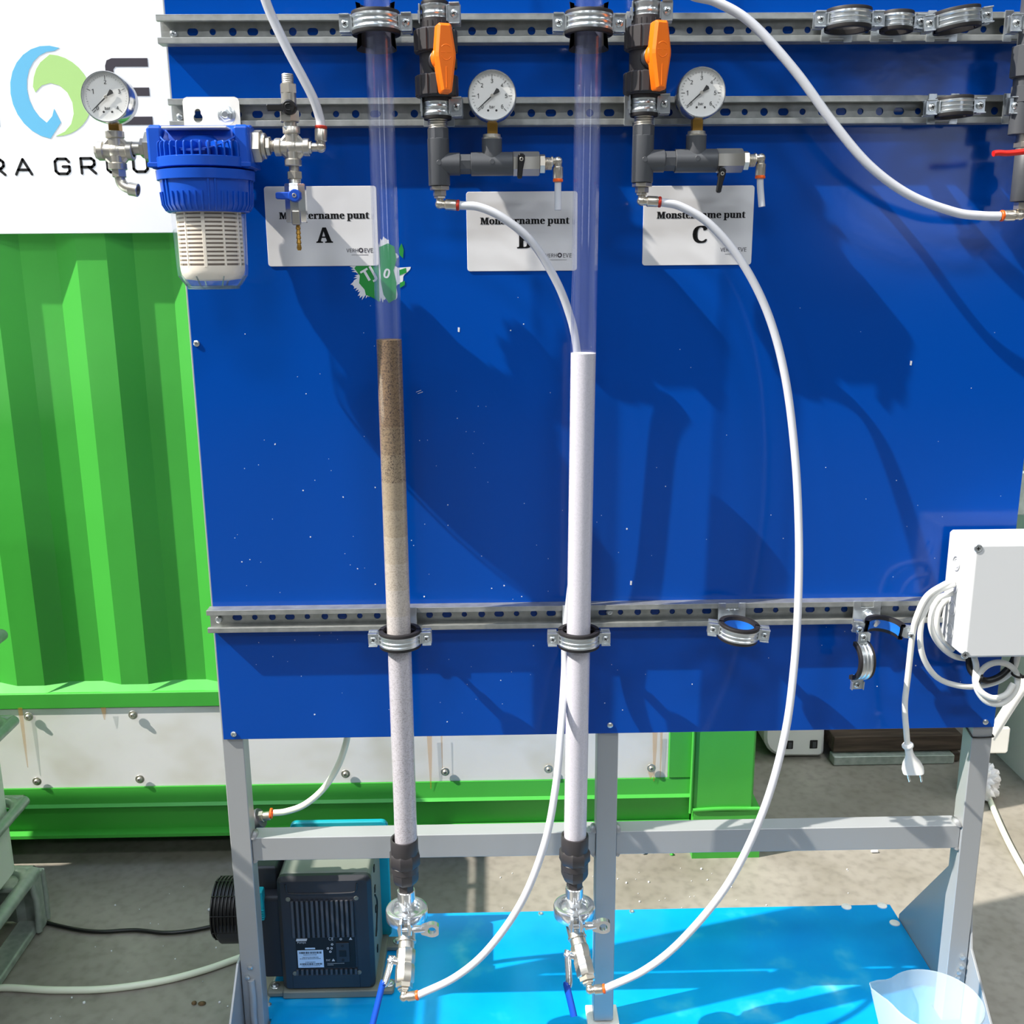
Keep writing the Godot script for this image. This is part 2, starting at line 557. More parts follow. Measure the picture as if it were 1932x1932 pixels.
func hall() -> void:
	var g := Geo.new()
	g.box(Vector3(0, -0.1, 1), Vector3(18.4, 0.2, 16.4), 0)
	struct(g, "floor", M.floor)
	g = Geo.new()
	g.box(Vector3(-9.1, 3, 1), Vector3(0.2, 6, 16.4), 0)
	struct(g, "wall_left", M.wall)
	g = Geo.new()
	g.box(Vector3(9.1, 3, 1), Vector3(0.2, 6, 16.4), 0)
	struct(g, "wall_right", M.wall)
	g = Geo.new()
	g.box(Vector3(0, 3, -7.1), Vector3(18.4, 6, 0.2), 0)
	struct(g, "wall_back", M.wall)
	# unseen front wall, kept dark; its unseen window is placed to reflect in the panel
	g = Geo.new()
	g.box(Vector3(-2.8, 3, 9.1), Vector3(12.4, 6, 0.2), 0)
	g.box(Vector3(7.1, 3, 9.1), Vector3(4.2, 6, 0.2), 0)
	g.box(Vector3(4.2, 0.75, 9.1), Vector3(1.6, 1.5, 0.2), 0)
	g.box(Vector3(4.2, 4.6, 9.1), Vector3(1.6, 2.8, 0.2), 0)
	struct(g, "wall_front", M.wall_dim)
	g = Geo.new()
	for x in [3.42, 4.98]:
		g.box(Vector3(x, 2.35, 9.1), Vector3(0.05, 1.7, 0.06), 0.004)
	for y in [1.52, 3.18]:
		g.box(Vector3(4.2, y, 9.1), Vector3(1.6, 0.05, 0.06), 0.004)
	struct(g, "unseen_window_1", M.alu)  # out of view, placed to give the bright reflection on the panel
	# unseen roof, its opening placed and sized to let sun onto the rig
	g = Geo.new()
	g.box(Vector3(-8.2, 6.1, 1), Vector3(2.0, 0.2, 16.4), 0)
	g.box(Vector3(4.4, 6.1, 1), Vector3(9.6, 0.2, 16.4), 0)
	g.box(Vector3(-3.8, 6.1, -5.2), Vector3(6.8, 0.2, 4.0), 0)
	g.box(Vector3(-3.8, 6.1, 5.7), Vector3(6.8, 0.2, 7.0), 0)
	struct(g, "ceiling", M.ceiling)
	var spots := [Vector3(-1.6, 4.8, 3.0), Vector3(1.6, 4.8, 3.0), Vector3(-1.6, 4.8, 6.0), Vector3(1.6, 4.8, 6.0), Vector3(4.8, 4.8, 2.0), Vector3(1.6, 4.8, -1.4), Vector3(-4.8, 4.8, 4.5)]
	var names := ["left of the two nearest the rig", "right of the two nearest the rig", "left by the front wall", "right by the front wall", "far right beside the rig", "over the green container", "furthest left by the rooflight"]
	for s in spots:
		fill_lamp(s, "white fill lamp panel added under the unseen hall roof, %s" % names.pop_front())

func screw(g: Geo, at: Vector3, r := 0.0036, d := Vector3.BACK) -> void:
	var keep := g.t
	g.t = keep * along(at, d)
	g.lathe([Vector2(r, 0), Vector2(r * 0.95, r * 0.3), Vector2(r * 0.6, r * 0.55), Vector2(r * 0.4, r * 0.58), Vector2(r * 0.36, r * 0.2), Vector2(0, r * 0.2)], 14)
	g.t = keep

func container() -> void:
	var t := thing("shipping_container", "green corrugated steel container behind the blue panel", "container", Vector3(-1.5, 0, -1.9))
	var zf := -0.68
	var g := Geo.new()
	# corrugated side: outer flat, slope, inner flat, slope
	var x := -1.0428 - 0.236 * 13
	var xs := [[x, zf]]
	while x < 0.3:
		xs.append([x + 0.062, zf])
		xs.append([x + 0.111, zf - 0.023])
		xs.append([x + 0.187, zf - 0.023])
		x += 0.236
		xs.append([x, zf])
	for i in xs.size() - 1:
		var a: Array = xs[i]
		var b: Array = xs[i + 1]
		if a[0] > 0.27:
			continue
		var nn := Vector3(-(b[1] - a[1]), 0, b[0] - a[0]).normalized()
		g.quad(Vector3(a[0], 0.46, a[1]), Vector3(b[0], 0.46, b[1]), Vector3(b[0], 2.25, b[1]), Vector3(a[0], 2.25, a[1]), nn)
		# each fold runs out on the sloping foot of the sheet
		g.quad(Vector3(a[0], 0.44, zf), Vector3(b[0], 0.44, zf), Vector3(b[0], 0.46, b[1]), Vector3(a[0], 0.46, a[1]), Vector3(0, 0.8, 0.6))
	part(g, "corrugated_side", M.green, t)
	var y_rail := Vector3(-1.0833, 0.4036, -0.68).y
	g = Geo.new()
	g.box(Vector3(-1.86, (y_rail + 0.442) / 2, zf - 0.03), Vector3(4.28, 0.442 - y_rail, 0.07), 0.003)
	part(g, "side_rail", M.green, t)
	# bottom rail, folded in two steps
	g = Geo.new()
	g.t = Transform3D(Basis(Vector3.BACK, Vector3.UP, Vector3.LEFT), Vector3.ZERO)
	var yl := Vector3(-1.1036, 0.2025, -0.68).y
	var yr := Vector3(-1.1081, 0.1571, -0.68).y
	var yb := Vector3(-1.1154, 0.0849, -0.68).y
	g.prism([Vector2(zf - 0.1, yl + 0.004), Vector2(zf + 0.003, yl), Vector2(zf + 0.006, yr + 0.006), Vector2(zf + 0.013, yr), Vector2(zf - 0.006, yr - 0.006), Vector2(zf - 0.008, yb + 0.004), Vector2(zf + 0.012, yb), Vector2(zf + 0.012, yb - 0.008), Vector2(zf - 0.1, yb - 0.008)], -0.276, 4.0)
	part(g, "bottom_rail", M.green, t)
	# white panel with its bolts
	g = Geo.new()
	g.box(Vector3((-4.0 + 0.2194) / 2, (yl + y_rail) / 2, zf - 0.006), Vector3(4.2194, y_rail - yl, 0.012), 0.001)
	var kick := part(g, "white_panel", M.kick, t)
	g = Geo.new()
	g.box(Vector3(0.247, (yl + y_rail) / 2, zf - 0.01), Vector3(0.056, y_rail - yl, 0.03), 0.003)
	part(g, "panel_trim", M.green, t)
	for b in [Vector3(-1.2593, 0.387, -0.674), Vector3(-1.0211, 0.3869, -0.674), Vector3(-1.259, 0.2237, -0.674), Vector3(-1.0204, 0.2247, -0.674), Vector3(-0.5406, 0.2294, -0.674), Vector3(-0.3071, 0.2305, -0.674), Vector3(-0.064, 0.2329, -0.674), Vector3(0.1788, 0.2312, -0.674)]:
		g = Geo.new()
		g.t = along(b + Vector3(0, 0, -0.0005), Vector3.BACK)
		g.pipe(0.0105, 0.004, 0, 0.0015)
		g.lathe([Vector2(0.0065, 0.0012), Vector2(0.006, 0.005), Vector2(0.004, 0.0068), Vector2(0.0026, 0.0068), Vector2(0.0024, 0.003), Vector2(0, 0.003)], 18)
		part(g, "bolt", M.steel, kick)
	# rust runs on the white panel
	g = Geo.new()
	for s in [[Vector3(-1.2759, 0.4096, -0.674), 0.010, 0.15], [Vector3(-1.0869, 0.4064, -0.674), 0.012, 0.03], [Vector3(-0.3418, 0.3272, -0.674), 0.012, 0.14], [Vector3(-0.3135, 0.3267, -0.674), 0.004, 0.10], [Vector3(0.1851, 0.3274, -0.674), 0.012, 0.13], [Vector3(0.2001, 0.3245, -0.674), 0.006, 0.12], [Vector3(0.1777, 0.223, -0.674), 0.014, 0.02]]:
		var p: Vector3 = s[0]
		var w: float = s[1]
		var h: float = s[2]
		g = Geo.new()
		g.t = Transform3D(Basis.IDENTITY, p + Vector3(0, -h / 2, 0.0004))
		g.prism([Vector2(-w / 2, h / 2), Vector2(-w * 0.3, 0), Vector2(-w * 0.1, -h / 2), Vector2(w * 0.1, -h / 2), Vector2(w * 0.4, h * 0.1), Vector2(w / 2, h / 2)], 0, 0.0003, 0, false)
		part(g, "rust_stain", M.rust, kick)
	# corner post and casting with its holes
	g = Geo.new()
	g.box(Vector3(0.348, 1.25, -0.745), Vector3(0.146, 2.26, 0.17), 0.006)
	part(g, "corner_post", M.green, t)
	var c := CSGCombiner3D.new()
	c.name = "corner_casting"
	c.position = Vector3(0.360, 0.062, -0.742) - t.position
	var bx := CSGBox3D.new()
	bx.name = "block"
	bx.size = Vector3(0.162, 0.124, 0.17)
	bx.material = M.green
	c.add_child(bx)
	var ho := CSGCylinder3D.new()
	ho.name = "opening"
	ho.operation = CSGShape3D.OPERATION_SUBTRACTION
	ho.radius = 0.026
	ho.height = 0.12
	ho.sides = 24
	ho.rotation.x = PI / 2
	ho.scale = Vector3(1.1, 1, 1.1)
	ho.position = Vector3(0.0, -0.012, 0.08)
	ho.material = M.dark
	c.add_child(ho)
	t.add_child(c)
	g = Geo.new()
	g.tube([Vector3(0.272, 0.12, -0.66), Vector3(0.2735, 0.3, -0.66), Vector3(0.273, 0.44, -0.66)], 0.004, 8)
	g.tube([Vector3(0.277, 0.128, -0.658), Vector3(0.345, 0.131, -0.657), Vector3(0.436, 0.129, -0.658)], 0.005, 8)
	part(g, "weld_seam", M.green, t)
	g = Geo.new()
	g.box(Vector3(-1.8, 1.27, -3.0), Vector3(4.38, 2.1, 0.05), 0)
	g.box(Vector3(0.395, 1.27, -1.85), Vector3(0.04, 2.1, 2.2), 0)
	g.box(Vector3(-4.0, 1.27, -1.85), Vector3(0.04, 2.1, 2.3), 0)
	g.box(Vector3(-1.8, 2.32, -1.85), Vector3(4.42, 0.12, 2.36), 0.004)
	g.box(Vector3(-1.8, 0.15, -1.85), Vector3(4.4, 0.08, 2.2), 0)
	part(g, "shell", M.green, t)
	# the sign fixed to its side
	var s := thing("sign_board", "white sign board with a blue and green swirl logo on the green container", "sign", Vector3(-1.2, 1.457, -0.67))
	var ys := Vector3(-0.9725, 1.4563, -0.666).y
	g = Geo.new()
	g.box(Vector3(-1.4, (ys + 2.4) / 2, -0.672), Vector3(3.3, 2.4 - ys, 0.012), 0.001)
	part(g, "board", M.sign, s)
	var zs := -0.666
	var cc := Vector3(-1.0529, 1.7257, -0.666)
	var k := 0.00107
	# swirl: two crescents that chase each other
	g = Geo.new()
	g.t = Transform3D(Basis.IDENTITY, cc)
	var pb := []
	for i in 15:
		var a := deg_to_rad(lerpf(72.0, 262.0, i / 14.0))
		pb.append(Vector2(cos(a) * 75, sin(a) * 81) * k)
	pb.append(Vector2(12, -52) * k)
	pb.append(Vector2(2, -28) * k)
	pb.append(Vector2(-3, -41) * k)
	for i in 11:
		var a := deg_to_rad(lerpf(242.0, 88.0, i / 10.0))
		pb.append(Vector2(12 + cos(a) * 56, 6 + sin(a) * 66) * k)
	g.prism(pb, 0, 0.0006, 0, false)
	part(g, "swirl_blue", M.logo_blue, s)
	g = Geo.new()
	g.t = Transform3D(Basis.IDENTITY, cc)
	pb = []
	for i in 17:
		var a := deg_to_rad(lerpf(268.0, 448.0, i / 16.0))
		pb.append(Vector2(2 + cos(a) * 72, -5 + sin(a) * 71) * k)
	for i in 5:
		var a := deg_to_rad(lerpf(110.0, 172.0, i / 4.0))
		pb.append(Vector2(12 + cos(a) * 45, 2 + sin(a) * 62) * k)
	for i in 9:
		var a := deg_to_rad(lerpf(140.0, -62.0, i / 8.0))
		pb.append(Vector2(0 + cos(a) * 38, -28 + sin(a) * 45) * k)
	g.prism(pb, 0, 0.0006, 0, false)
	part(g, "swirl_green", M.logo_green, s)
	g = Geo.new()
	var e0 := Vector3(-0.9422, 1.7888, -0.666)
	var e1 := Vector3(-0.8581, 1.7885, -0.666)
	var e2 := Vector3(-0.9368, 1.6648, -0.666)
	g.t = Transform3D(Basis.IDENTITY, Vector3(e0.x, e2.y, zs))
	var ew := e1.x - e0.x
	var eh := e0.y - e2.y
	var b := 0.0155
	g.prism([Vector2(b * 0.9, 0), Vector2(ew, 0), Vector2(ew, b), Vector2(b * 1.3, b), Vector2(b, b * 1.3), Vector2(b, eh / 2 - b / 2), Vector2(ew * 0.98, eh / 2 - b / 2), Vector2(ew * 0.98, eh / 2 + b / 2), Vector2(b, eh / 2 + b / 2), Vector2(b, eh - b * 1.3), Vector2(b * 1.3, eh - b), Vector2(ew, eh - b), Vector2(ew, eh), Vector2(b * 0.9, eh), Vector2(b * 0.25, eh - b * 0.25), Vector2(0, eh - b * 0.9), Vector2(0, b * 0.9), Vector2(b * 0.25, b * 0.25)], 0, 0.0006, 0, false)
	part(g, "large_letter", M.ink_grey, s)
	# the edge of the letter before the swirl
	g = Geo.new()
	var h0 := Vector3(-1.1555, 1.7877, -0.666)
	var h1 := Vector3(-1.1619, 1.6619, -0.666)
	g.t = Transform3D(Basis.IDENTITY, Vector3(h1.x - 0.008, (h0.y + h1.y) / 2, zs))
	g.prism([Vector2(-0.0085, -eh / 2), Vector2(0.0085, -eh / 2), Vector2(0.0085, eh / 2), Vector2(-0.0085, eh / 2)], 0, 0.0006, 0, false)
	part(g, "large_letter", M.ink_grey, s)
	var forms := {
		"R": [[Vector2(0, 0), Vector2(0, 1), Vector2(0.72, 1), Vector2(0.9, 0.85), Vector2(0.9, 0.58), Vector2(0.72, 0.42), Vector2(0, 0.42)], [Vector2(0.5, 0.42), Vector2(0.95, 0)]],
		"A": [[Vector2(0, 0), Vector2(0.48, 1), Vector2(0.96, 0)], [Vector2(0.17, 0.3), Vector2(0.8, 0.3)]],
		"G": [[Vector2(0.92, 0.8), Vector2(0.75, 1), Vector2(0.18, 1), Vector2(0, 0.82), Vector2(0, 0.18), Vector2(0.18, 0), Vector2(0.75, 0), Vector2(0.92, 0.18), Vector2(0.92, 0.48), Vector2(0.5, 0.48)]],
		"O": [[Vector2(0.18, 0), Vector2(0, 0.18), Vector2(0, 0.82), Vector2(0.18, 1), Vector2(0.75, 1), Vector2(0.92, 0.82), Vector2(0.92, 0.18), Vector2(0.75, 0), Vector2(0.18, 0)]],
		"U": [[Vector2(0, 1), Vector2(0, 0.18), Vector2(0.18, 0), Vector2(0.75, 0), Vector2(0.92, 0.18), Vector2(0.92, 1)]],
		"P": [[Vector2(0, 0), Vector2(0, 1), Vector2(0.72, 1), Vector2(0.9, 0.85), Vector2(0.9, 0.55), Vector2(0.72, 0.4), Vector2(0, 0.4)]]}
	var at := [["R", Vector3(-1.1901, 1.5713, -0.666), 26], ["A", Vector3(-1.1402, 1.572, -0.666), 29], ["G", Vector3(-1.0606, 1.5726, -0.666), 27], ["R", Vector3(-1.0085, 1.5733, -0.666), 26], ["O", Vector3(-0.9563, 1.5751, -0.666), 27], ["U", Vector3(-0.9041, 1.5758, -0.666), 27], ["P", Vector3(-0.8519, 1.5765, -0.666), 27]]
	for l in at:
		var o: Vector3 = l[1]
		g = Geo.new()
		g.t = Transform3D(Basis.IDENTITY, o)
		for ln in forms[l[0]]:
			g.stroke(ln.map(func(p): return Vector2(p.x * l[2] * 0.00112, p.y * 0.0285)), 0.0052, 0, 0.0006)
		part(g, "small_letter", M.ink, s)

func stand() -> void:
	var t := thing("aluminium_stand", "aluminium stand of square posts and a crossbar carrying the blue panel", "stand", Vector3(0, 0, -0.02))
	var g: Geo
	for x in [-0.612, -0.005, 0.610]:
		g = Geo.new()
		g.box(Vector3(x, 1.05 if x != -0.005 else 1.07, -0.022), Vector3(0.034, 1.98 if x != -0.005 else 1.94, 0.034), 0.0015)
		part(g, "post", M.alu, t)
	var yt := Vector3(0.2232, 0.4664, -0.01).y
	var ya := Vector3(0.2252, 0.4236, -0.01).y
	for s in [[-0.595, -0.022], [0.012, 0.593]]:
		g = Geo.new()
		g.box(Vector3((s[0] + s[1]) / 2, (yt + ya) / 2, -0.027), Vector3(s[1] - s[0], yt - ya, 0.034), 0.0015)
		var cb := part(g, "crossbar", M.alu, t)
		g = Geo.new()
		for e in [s[0] + 0.003, s[1] - 0.003]:
			g.ball(Vector3(e, yt + 0.001, -0.02), Vector3(0.006, 0.005, 0.016), 10)
			g.ball(Vector3(e, ya - 0.001, -0.02), Vector3(0.005, 0.004, 0.014), 10)
		part(g, "weld_bead", M.alu, cb)
	# side gussets on the outer posts, with their bolts
	for s in [-1.0, 1.0]:
		var gx: float = -0.632 if s < 0 else 0.630
		g = Geo.new()
		g.t = Transform3D(Basis(Vector3.BACK, Vector3.UP, Vector3.LEFT), Vector3(gx, 0, 0))
		if s < 0:
			g.prism([Vector2(-0.04, 0.02), Vector2(0.22, 0.02), Vector2(0.2, 0.06), Vector2(0.0, 0.235), Vector2(-0.04, 0.235)], -0.002, 0.002, 0.0006)
		else:
			g.prism([Vector2(-0.30, 0.02), Vector2(0.22, 0.02), Vector2(0.2, 0.06), Vector2(0.0, 0.235), Vector2(-0.038, 0.40), Vector2(-0.05, 0.40), Vector2(-0.29, 0.10)], -0.002, 0.002, 0.0006)
		part(g, "gusset", M.alu, t)
		g = Geo.new()
		for b in ([Vector3(-0.612, 0.225, -0.005), Vector3(-0.618, 0.205, -0.005)] if s < 0 else [Vector3(0.617, 0.2157, -0.005), Vector3(0.617, 0.1966, -0.005), Vector3(0.6133, 0.186, -0.005), Vector3(0.6116, 0.1754, -0.005)]):
			g.t = along(b, Vector3.BACK)
			g.hexa(0.0045, 0, 0.004)
		part(g, "bolt", M.zinc, t)
	g = Geo.new()
	g.tube([Vector3(-0.612, 0.20, -0.003), Vector3(-0.611, 0.16, -0.002), Vector3(-0.612, 0.13, -0.002), Vector3(-0.611, 0.10, -0.002)], 0.006, 10)
	part(g, "weld_bead", M.alu, t)
	g = Geo.new()
	g.box(Vector3(-0.005, 0.094, -0.022), Vector3(0.056, 0.008, 0.056), 0.0015)
	part(g, "foot_plate", M.plate_white, t)
	g = Geo.new()
	for s in [-1.0, 1.0]:
		g.box(Vector3(0.6 * s, 0.03, -0.04), Vector3(0.04, 0.06, 0.6), 0.002)
	g.box(Vector3(0, 0.055, -0.3), Vector3(1.2, 0.05, 0.04), 0.002)
	part(g, "base_frame", M.alu, t)
	# panel
	t = thing("blue_backboard", "large glossy blue panel fixed to the aluminium stand", "panel", Vector3(0, 0.65, 0))
	g = Geo.new()
	g.box(Vector3(0, 1.37, -0.002), Vector3(1.25, 1.44, 0.004), 0.0006)
	var pn := part(g, "sheet", M.panel, t)
	for p in [Vector3(-0.6177, 1.2804, 0), Vector3(-0.608, 0.6595, 0), Vector3(-0.0025, 0.6647, 0), Vector3(0.6097, 0.6597, 0)]:
		g = Geo.new()
		screw(g, p, 0.0048)
		part(g, "rivet", M.zinc, t)
	# flecks and scratches of lost paint
	g = Geo.new()
	var rng := RandomNumberGenerator.new()
	rng.seed = 11
	for i in 170:
		var px := rng.randf_range(-0.6, 0.6)
		var py := rng.randf_range(0.66, 1.35)
		if rng.randf() < 0.55:
			px = rng.randfn(-0.33 + (0.12 if i % 2 else -0.1), 0.1)
			py = rng.randfn(1.0 if i % 3 else 0.75, 0.14)
		if py < 0.66 or py > 1.6 or absf(px) > 0.61 or (py > 0.83 and py < 0.88):
			continue
		var r := 0.0005 + 0.0009 * pow(rng.randf(), 4.0)
		var pl := []
		for k in 6:
			pl.append(Vector2.from_angle(TAU * k / 6.0) * r * rng.randf_range(0.7, 1.2))
		g.t = Transform3D(Basis.IDENTITY, Vector3(px, py, 0))
		g.prism(pl, 0, 0.0003, 0, false)
	for p in [Vector3(-0.2348, 1.2969, 0), Vector3(0.0261, 0.9046, 0), Vector3(0.4374, 1.242, 0)]:
		g.t = Transform3D(Basis.IDENTITY, p)
		g.prism([Vector2(-0.001, -0.003), Vector2(0.0015, -0.0035), Vector2(0.002, 0.003), Vector2(-0.0008, 0.0035)], 0, 0.0004, 0, false)
	for p in [Vector3(-0.2956, 1.2074, 0), Vector3(-0.2933, 1.205, 0)]:
		g.t = Transform3D(Basis(Vector3.BACK, 0.35), p)
		g.prism([Vector2(-0.004, -0.0003), Vector2(0.004, -0.0003), Vector2(0.004, 0.0003), Vector2(-0.004, 0.0003)], 0, 0.0003, 0, false)
	part(g, "paint_fleck", M.torn, t).set_meta("kind", "stuff")
	# deck of the stand
	t = thing("blue_deck", "blue film-covered sheet lying on the base of the aluminium stand", "platform", Vector3(0, 0.085, -0.1))
	g = Geo.new()
	g.t = Transform3D(Basis(Vector3.RIGHT, Vector3.FORWARD, Vector3.UP), Vector3(0, 0.083, 0))
	g.prism([Vector2(-0.606, -0.22), Vector2(0.624, -0.22), Vector2(0.624, 0.003), Vector2(0.590, 0.003), Vector2(0.590, 0.042), Vector2(0.6275, 0.042), Vector2(0.6275, 0.336), Vector2(-0.606, 0.336), Vector2(-0.606, 0.042), Vector2(-0.592, 0.042), Vector2(-0.592, 0.003), Vector2(-0.606, 0.003)], 0.0, 0.007, 0.0008)
	part(g, "sheet", M.deck, t)
	for p in [Vector3(0.5347, 0.09, -0.3302), Vector3(0.6092, 0.09, -0.3314), Vector3(0.6134, 0.09, -0.2734)]:
		g = Geo.new()
		g.t = Transform3D(Basis.IDENTITY, p)
		g.lathe([Vector2(0.0105, -0.001), Vector2(0.010, 0.0015), Vector2(0.007, 0.003), Vector2(0, 0.0035)], 24)
		part(g, "dome_cap", M.plate_white, t)
	for p in [Vector3(-0.0995, 0.09, -0.327), Vector3(0.0886, 0.09, -0.3281), Vector3(-0.604, 0.09, -0.0757)]:
		g = Geo.new()
		g.t = Transform3D(Basis.IDENTITY, p)
		g.lathe([Vector2(0.0055, -0.001), Vector2(0.005, 0.0015), Vector2(0.0025, 0.002), Vector2(0.0015, 0.0005), Vector2(0, 0.0005)], 18)
		part(g, "rivet", M.zinc, t)

# C-rail with its row of slots and holes
func rails() -> void:
	var info := [
		["perforated steel rail along the top of the blue panel, holding both tube clamps", 1.7005, -0.632, 0.70, Vector3(-0.589, 1.6988, 0.0022).x, 0],
		["perforated steel rail second from the top, passing behind the pressure gauges", 1.5945, -0.625, 0.70, Vector3(-0.5079, 1.5923, 0.0022).x - 0.0816, 0],
		["perforated steel rail low on the blue panel, with the empty pipe clamps", 0.8575, -0.630, 0.61, Vector3(-0.5878, 0.8551, 0.0022).x, 0]]
	for r in info:
		var yc: float = r[1]
		var x0: float = r[2]
		var x1: float = r[3]
		var t := thing("mounting_rail", r[0], "rail", Vector3((x0 + x1) / 2, yc, 0), "mounting rails on the blue panel")
		var h := 0.0183
		var g := Geo.new()
		for s in [-1.0, 1.0]:
			g.box(Vector3((x0 + x1) / 2, yc + s * (h - 0.001), 0.0105), Vector3(x1 - x0, 0.002, 0.021), 0.0006)
			g.box(Vector3((x0 + x1) / 2, yc + s * (h - 0.0040), 0.0203), Vector3(x1 - x0, 0.008, 0.0014), 0.0005)
			g.box(Vector3((x0 + x1) / 2, yc + s * (h - 0.0075), 0.0175), Vector3(x1 - x0, 0.0014, 0.006), 0.0004)
		# web with real holes
		var zt := 0.0022
		var hy := h - 0.002
		var step := 0.0272
		var x := x0
		var i: int = r[5]
		var first: float = r[4]
		var lead := first - step / 2
		g.quad(Vector3(x0, yc - hy, zt), Vector3(lead, yc - hy, zt), Vector3(lead, yc + hy, zt), Vector3(x0, yc + hy, zt), Vector3.BACK)
		x = lead
		while x < x1 - 0.001:
			var xe := minf(x + step, x1)
			var cx := x + step / 2
			var kind := i % 3
			var rx: float = [0.0075, 0.0043, 0.0053][kind]
			var ry: float = [0.0048, 0.0043, 0.0053][kind]
			if xe - x < step * 0.9:
				g.quad(Vector3(x, yc - hy, zt), Vector3(xe, yc - hy, zt), Vector3(xe, yc + hy, zt), Vector3(x, yc + hy, zt), Vector3.BACK)
			else:
				var ring := []
				var edge := []
				for k in 24:
					var d := Vector2.from_angle(TAU * (k + 0.5) / 24.0)
					var p := d * ry + Vector2(signf(d.x) * (rx - ry), 0)
					ring.append(Vector3(cx + p.x, yc + p.y, zt))
					var sc := minf(step / 2 / absf(d.x), hy / absf(d.y))
					edge.append(Vector3(cx + d.x * sc, yc + d.y * sc, zt))
				for k in 24:
					var l := (k + 1) % 24
					g.quad(ring[k], ring[l], edge[l], edge[k], Vector3.BACK)
					var wall: Vector3 = Vector3(cx, yc, zt) - ring[k]
					g.quad(ring[k], ring[l], ring[l] - Vector3(0, 0, 0.0018), ring[k] - Vector3(0, 0, 0.0018), wall.normalized())
				for q in [Vector2(-1, -1), Vector2(1, -1), Vector2(1, 1), Vector2(-1, 1)]:
					var a := Vector3(cx + q.x * step / 2, yc + q.y * hy, zt)
					var best := []
					for k in 24:
						var dd: Vector3 = edge[k] - Vector3(cx, yc, zt)
						if signf(dd.x) == q.x and signf(dd.y) == q.y:
							best.append([absf(absf(dd.x) - step / 2) < 0.0001, edge[k]])
					var sx: Vector3 = a
					var sy: Vector3 = a
					for bb in best:
						if bb[0] and absf(bb[1].y - a.y) < absf(sx.y - a.y) or bb[0] and sx == a:
							sx = bb[1]
						if not bb[0] and (sy == a or absf(bb[1].x - a.x) < absf(sy.x - a.x)):
							sy = bb[1]
					g.tri(a, sx, sy, Vector3.BACK, Vector3.BACK, Vector3.BACK)
			x = xe
			i += 1
		part(g, "channel", M.rail, t)
		for p in ([Vector3(-0.6142, 1.6972, 0.004), Vector3(-0.2914, 1.7162, 0.004)] if yc > 1.65 else [Vector3(-0.6145, 1.5905, 0.004)] if yc > 1.2 else [Vector3(-0.6161, 0.8553, 0.004), Vector3(-0.0068, 0.8585, 0.004)]):
			g = Geo.new()
			g.t = along(p, Vector3.BACK)
			g.lathe([Vector2(0.0055, 0), Vector2(0.0052, 0.002), Vector2(0.0035, 0.0034), Vector2(0.0018, 0.0034), Vector2(0.0016, 0.001), Vector2(0, 0.001)], 16)
			part(g, "screw", M.zinc, t)

# round pipe clamp: two band halves, rubber lining, screwed ears, stud and slide plate. Its hole runs along the local y.
func clamp_halves(t: Node3D, tr: Transform3D, r: float, w: float, a0: float, a1: float, liner: Material) -> void:
	var g := Geo.new()
	g.t = tr
	var h := w / 2
	g.lathe([Vector2(r, -h), Vector2(r + 0.0032, -h), Vector2(r + 0.0034, -h * 0.72), Vector2(r + 0.002, -h * 0.55), Vector2(r + 0.002, -h * 0.12), Vector2(r + 0.003, 0), Vector2(r + 0.002, h * 0.12), Vector2(r + 0.002, h * 0.55), Vector2(r + 0.0034, h * 0.72), Vector2(r + 0.0032, h), Vector2(r, h), Vector2(r, -h)], 22, a0 + 0.12, a1 - 0.12)
	part(g, "band", M.zinc, t)
	g = Geo.new()
	g.t = tr
	var k := h + 0.0045
	var ri := r - 0.0045
	g.lathe([Vector2(ri + 0.001, -k), Vector2(r + 0.0026, -k), Vector2(r + 0.003, -k + 0.0008), Vector2(r + 0.003, -h), Vector2(r, -h), Vector2(r, h), Vector2(r + 0.003, h), Vector2(r + 0.003, k - 0.0008), Vector2(r + 0.0026, k), Vector2(ri + 0.001, k), Vector2(ri, k * 0.55)], 22, a0 + 0.06, a1 - 0.06)
	g.lathe([Vector2(ri, -k * 0.55), Vector2(ri + 0.001, -k)], 22, a0 + 0.06, a1 - 0.06)
	var ru := part(g, "rubber_lining", M.rubber, t)
	g = Geo.new()
	g.t = tr
	g.lathe([Vector2(ri, k * 0.55), Vector2(ri + 0.0006, 0), Vector2(ri, -k * 0.55)], 22, a0 + 0.06, a1 - 0.06)
	part(g, "inner_face", liner, ru)

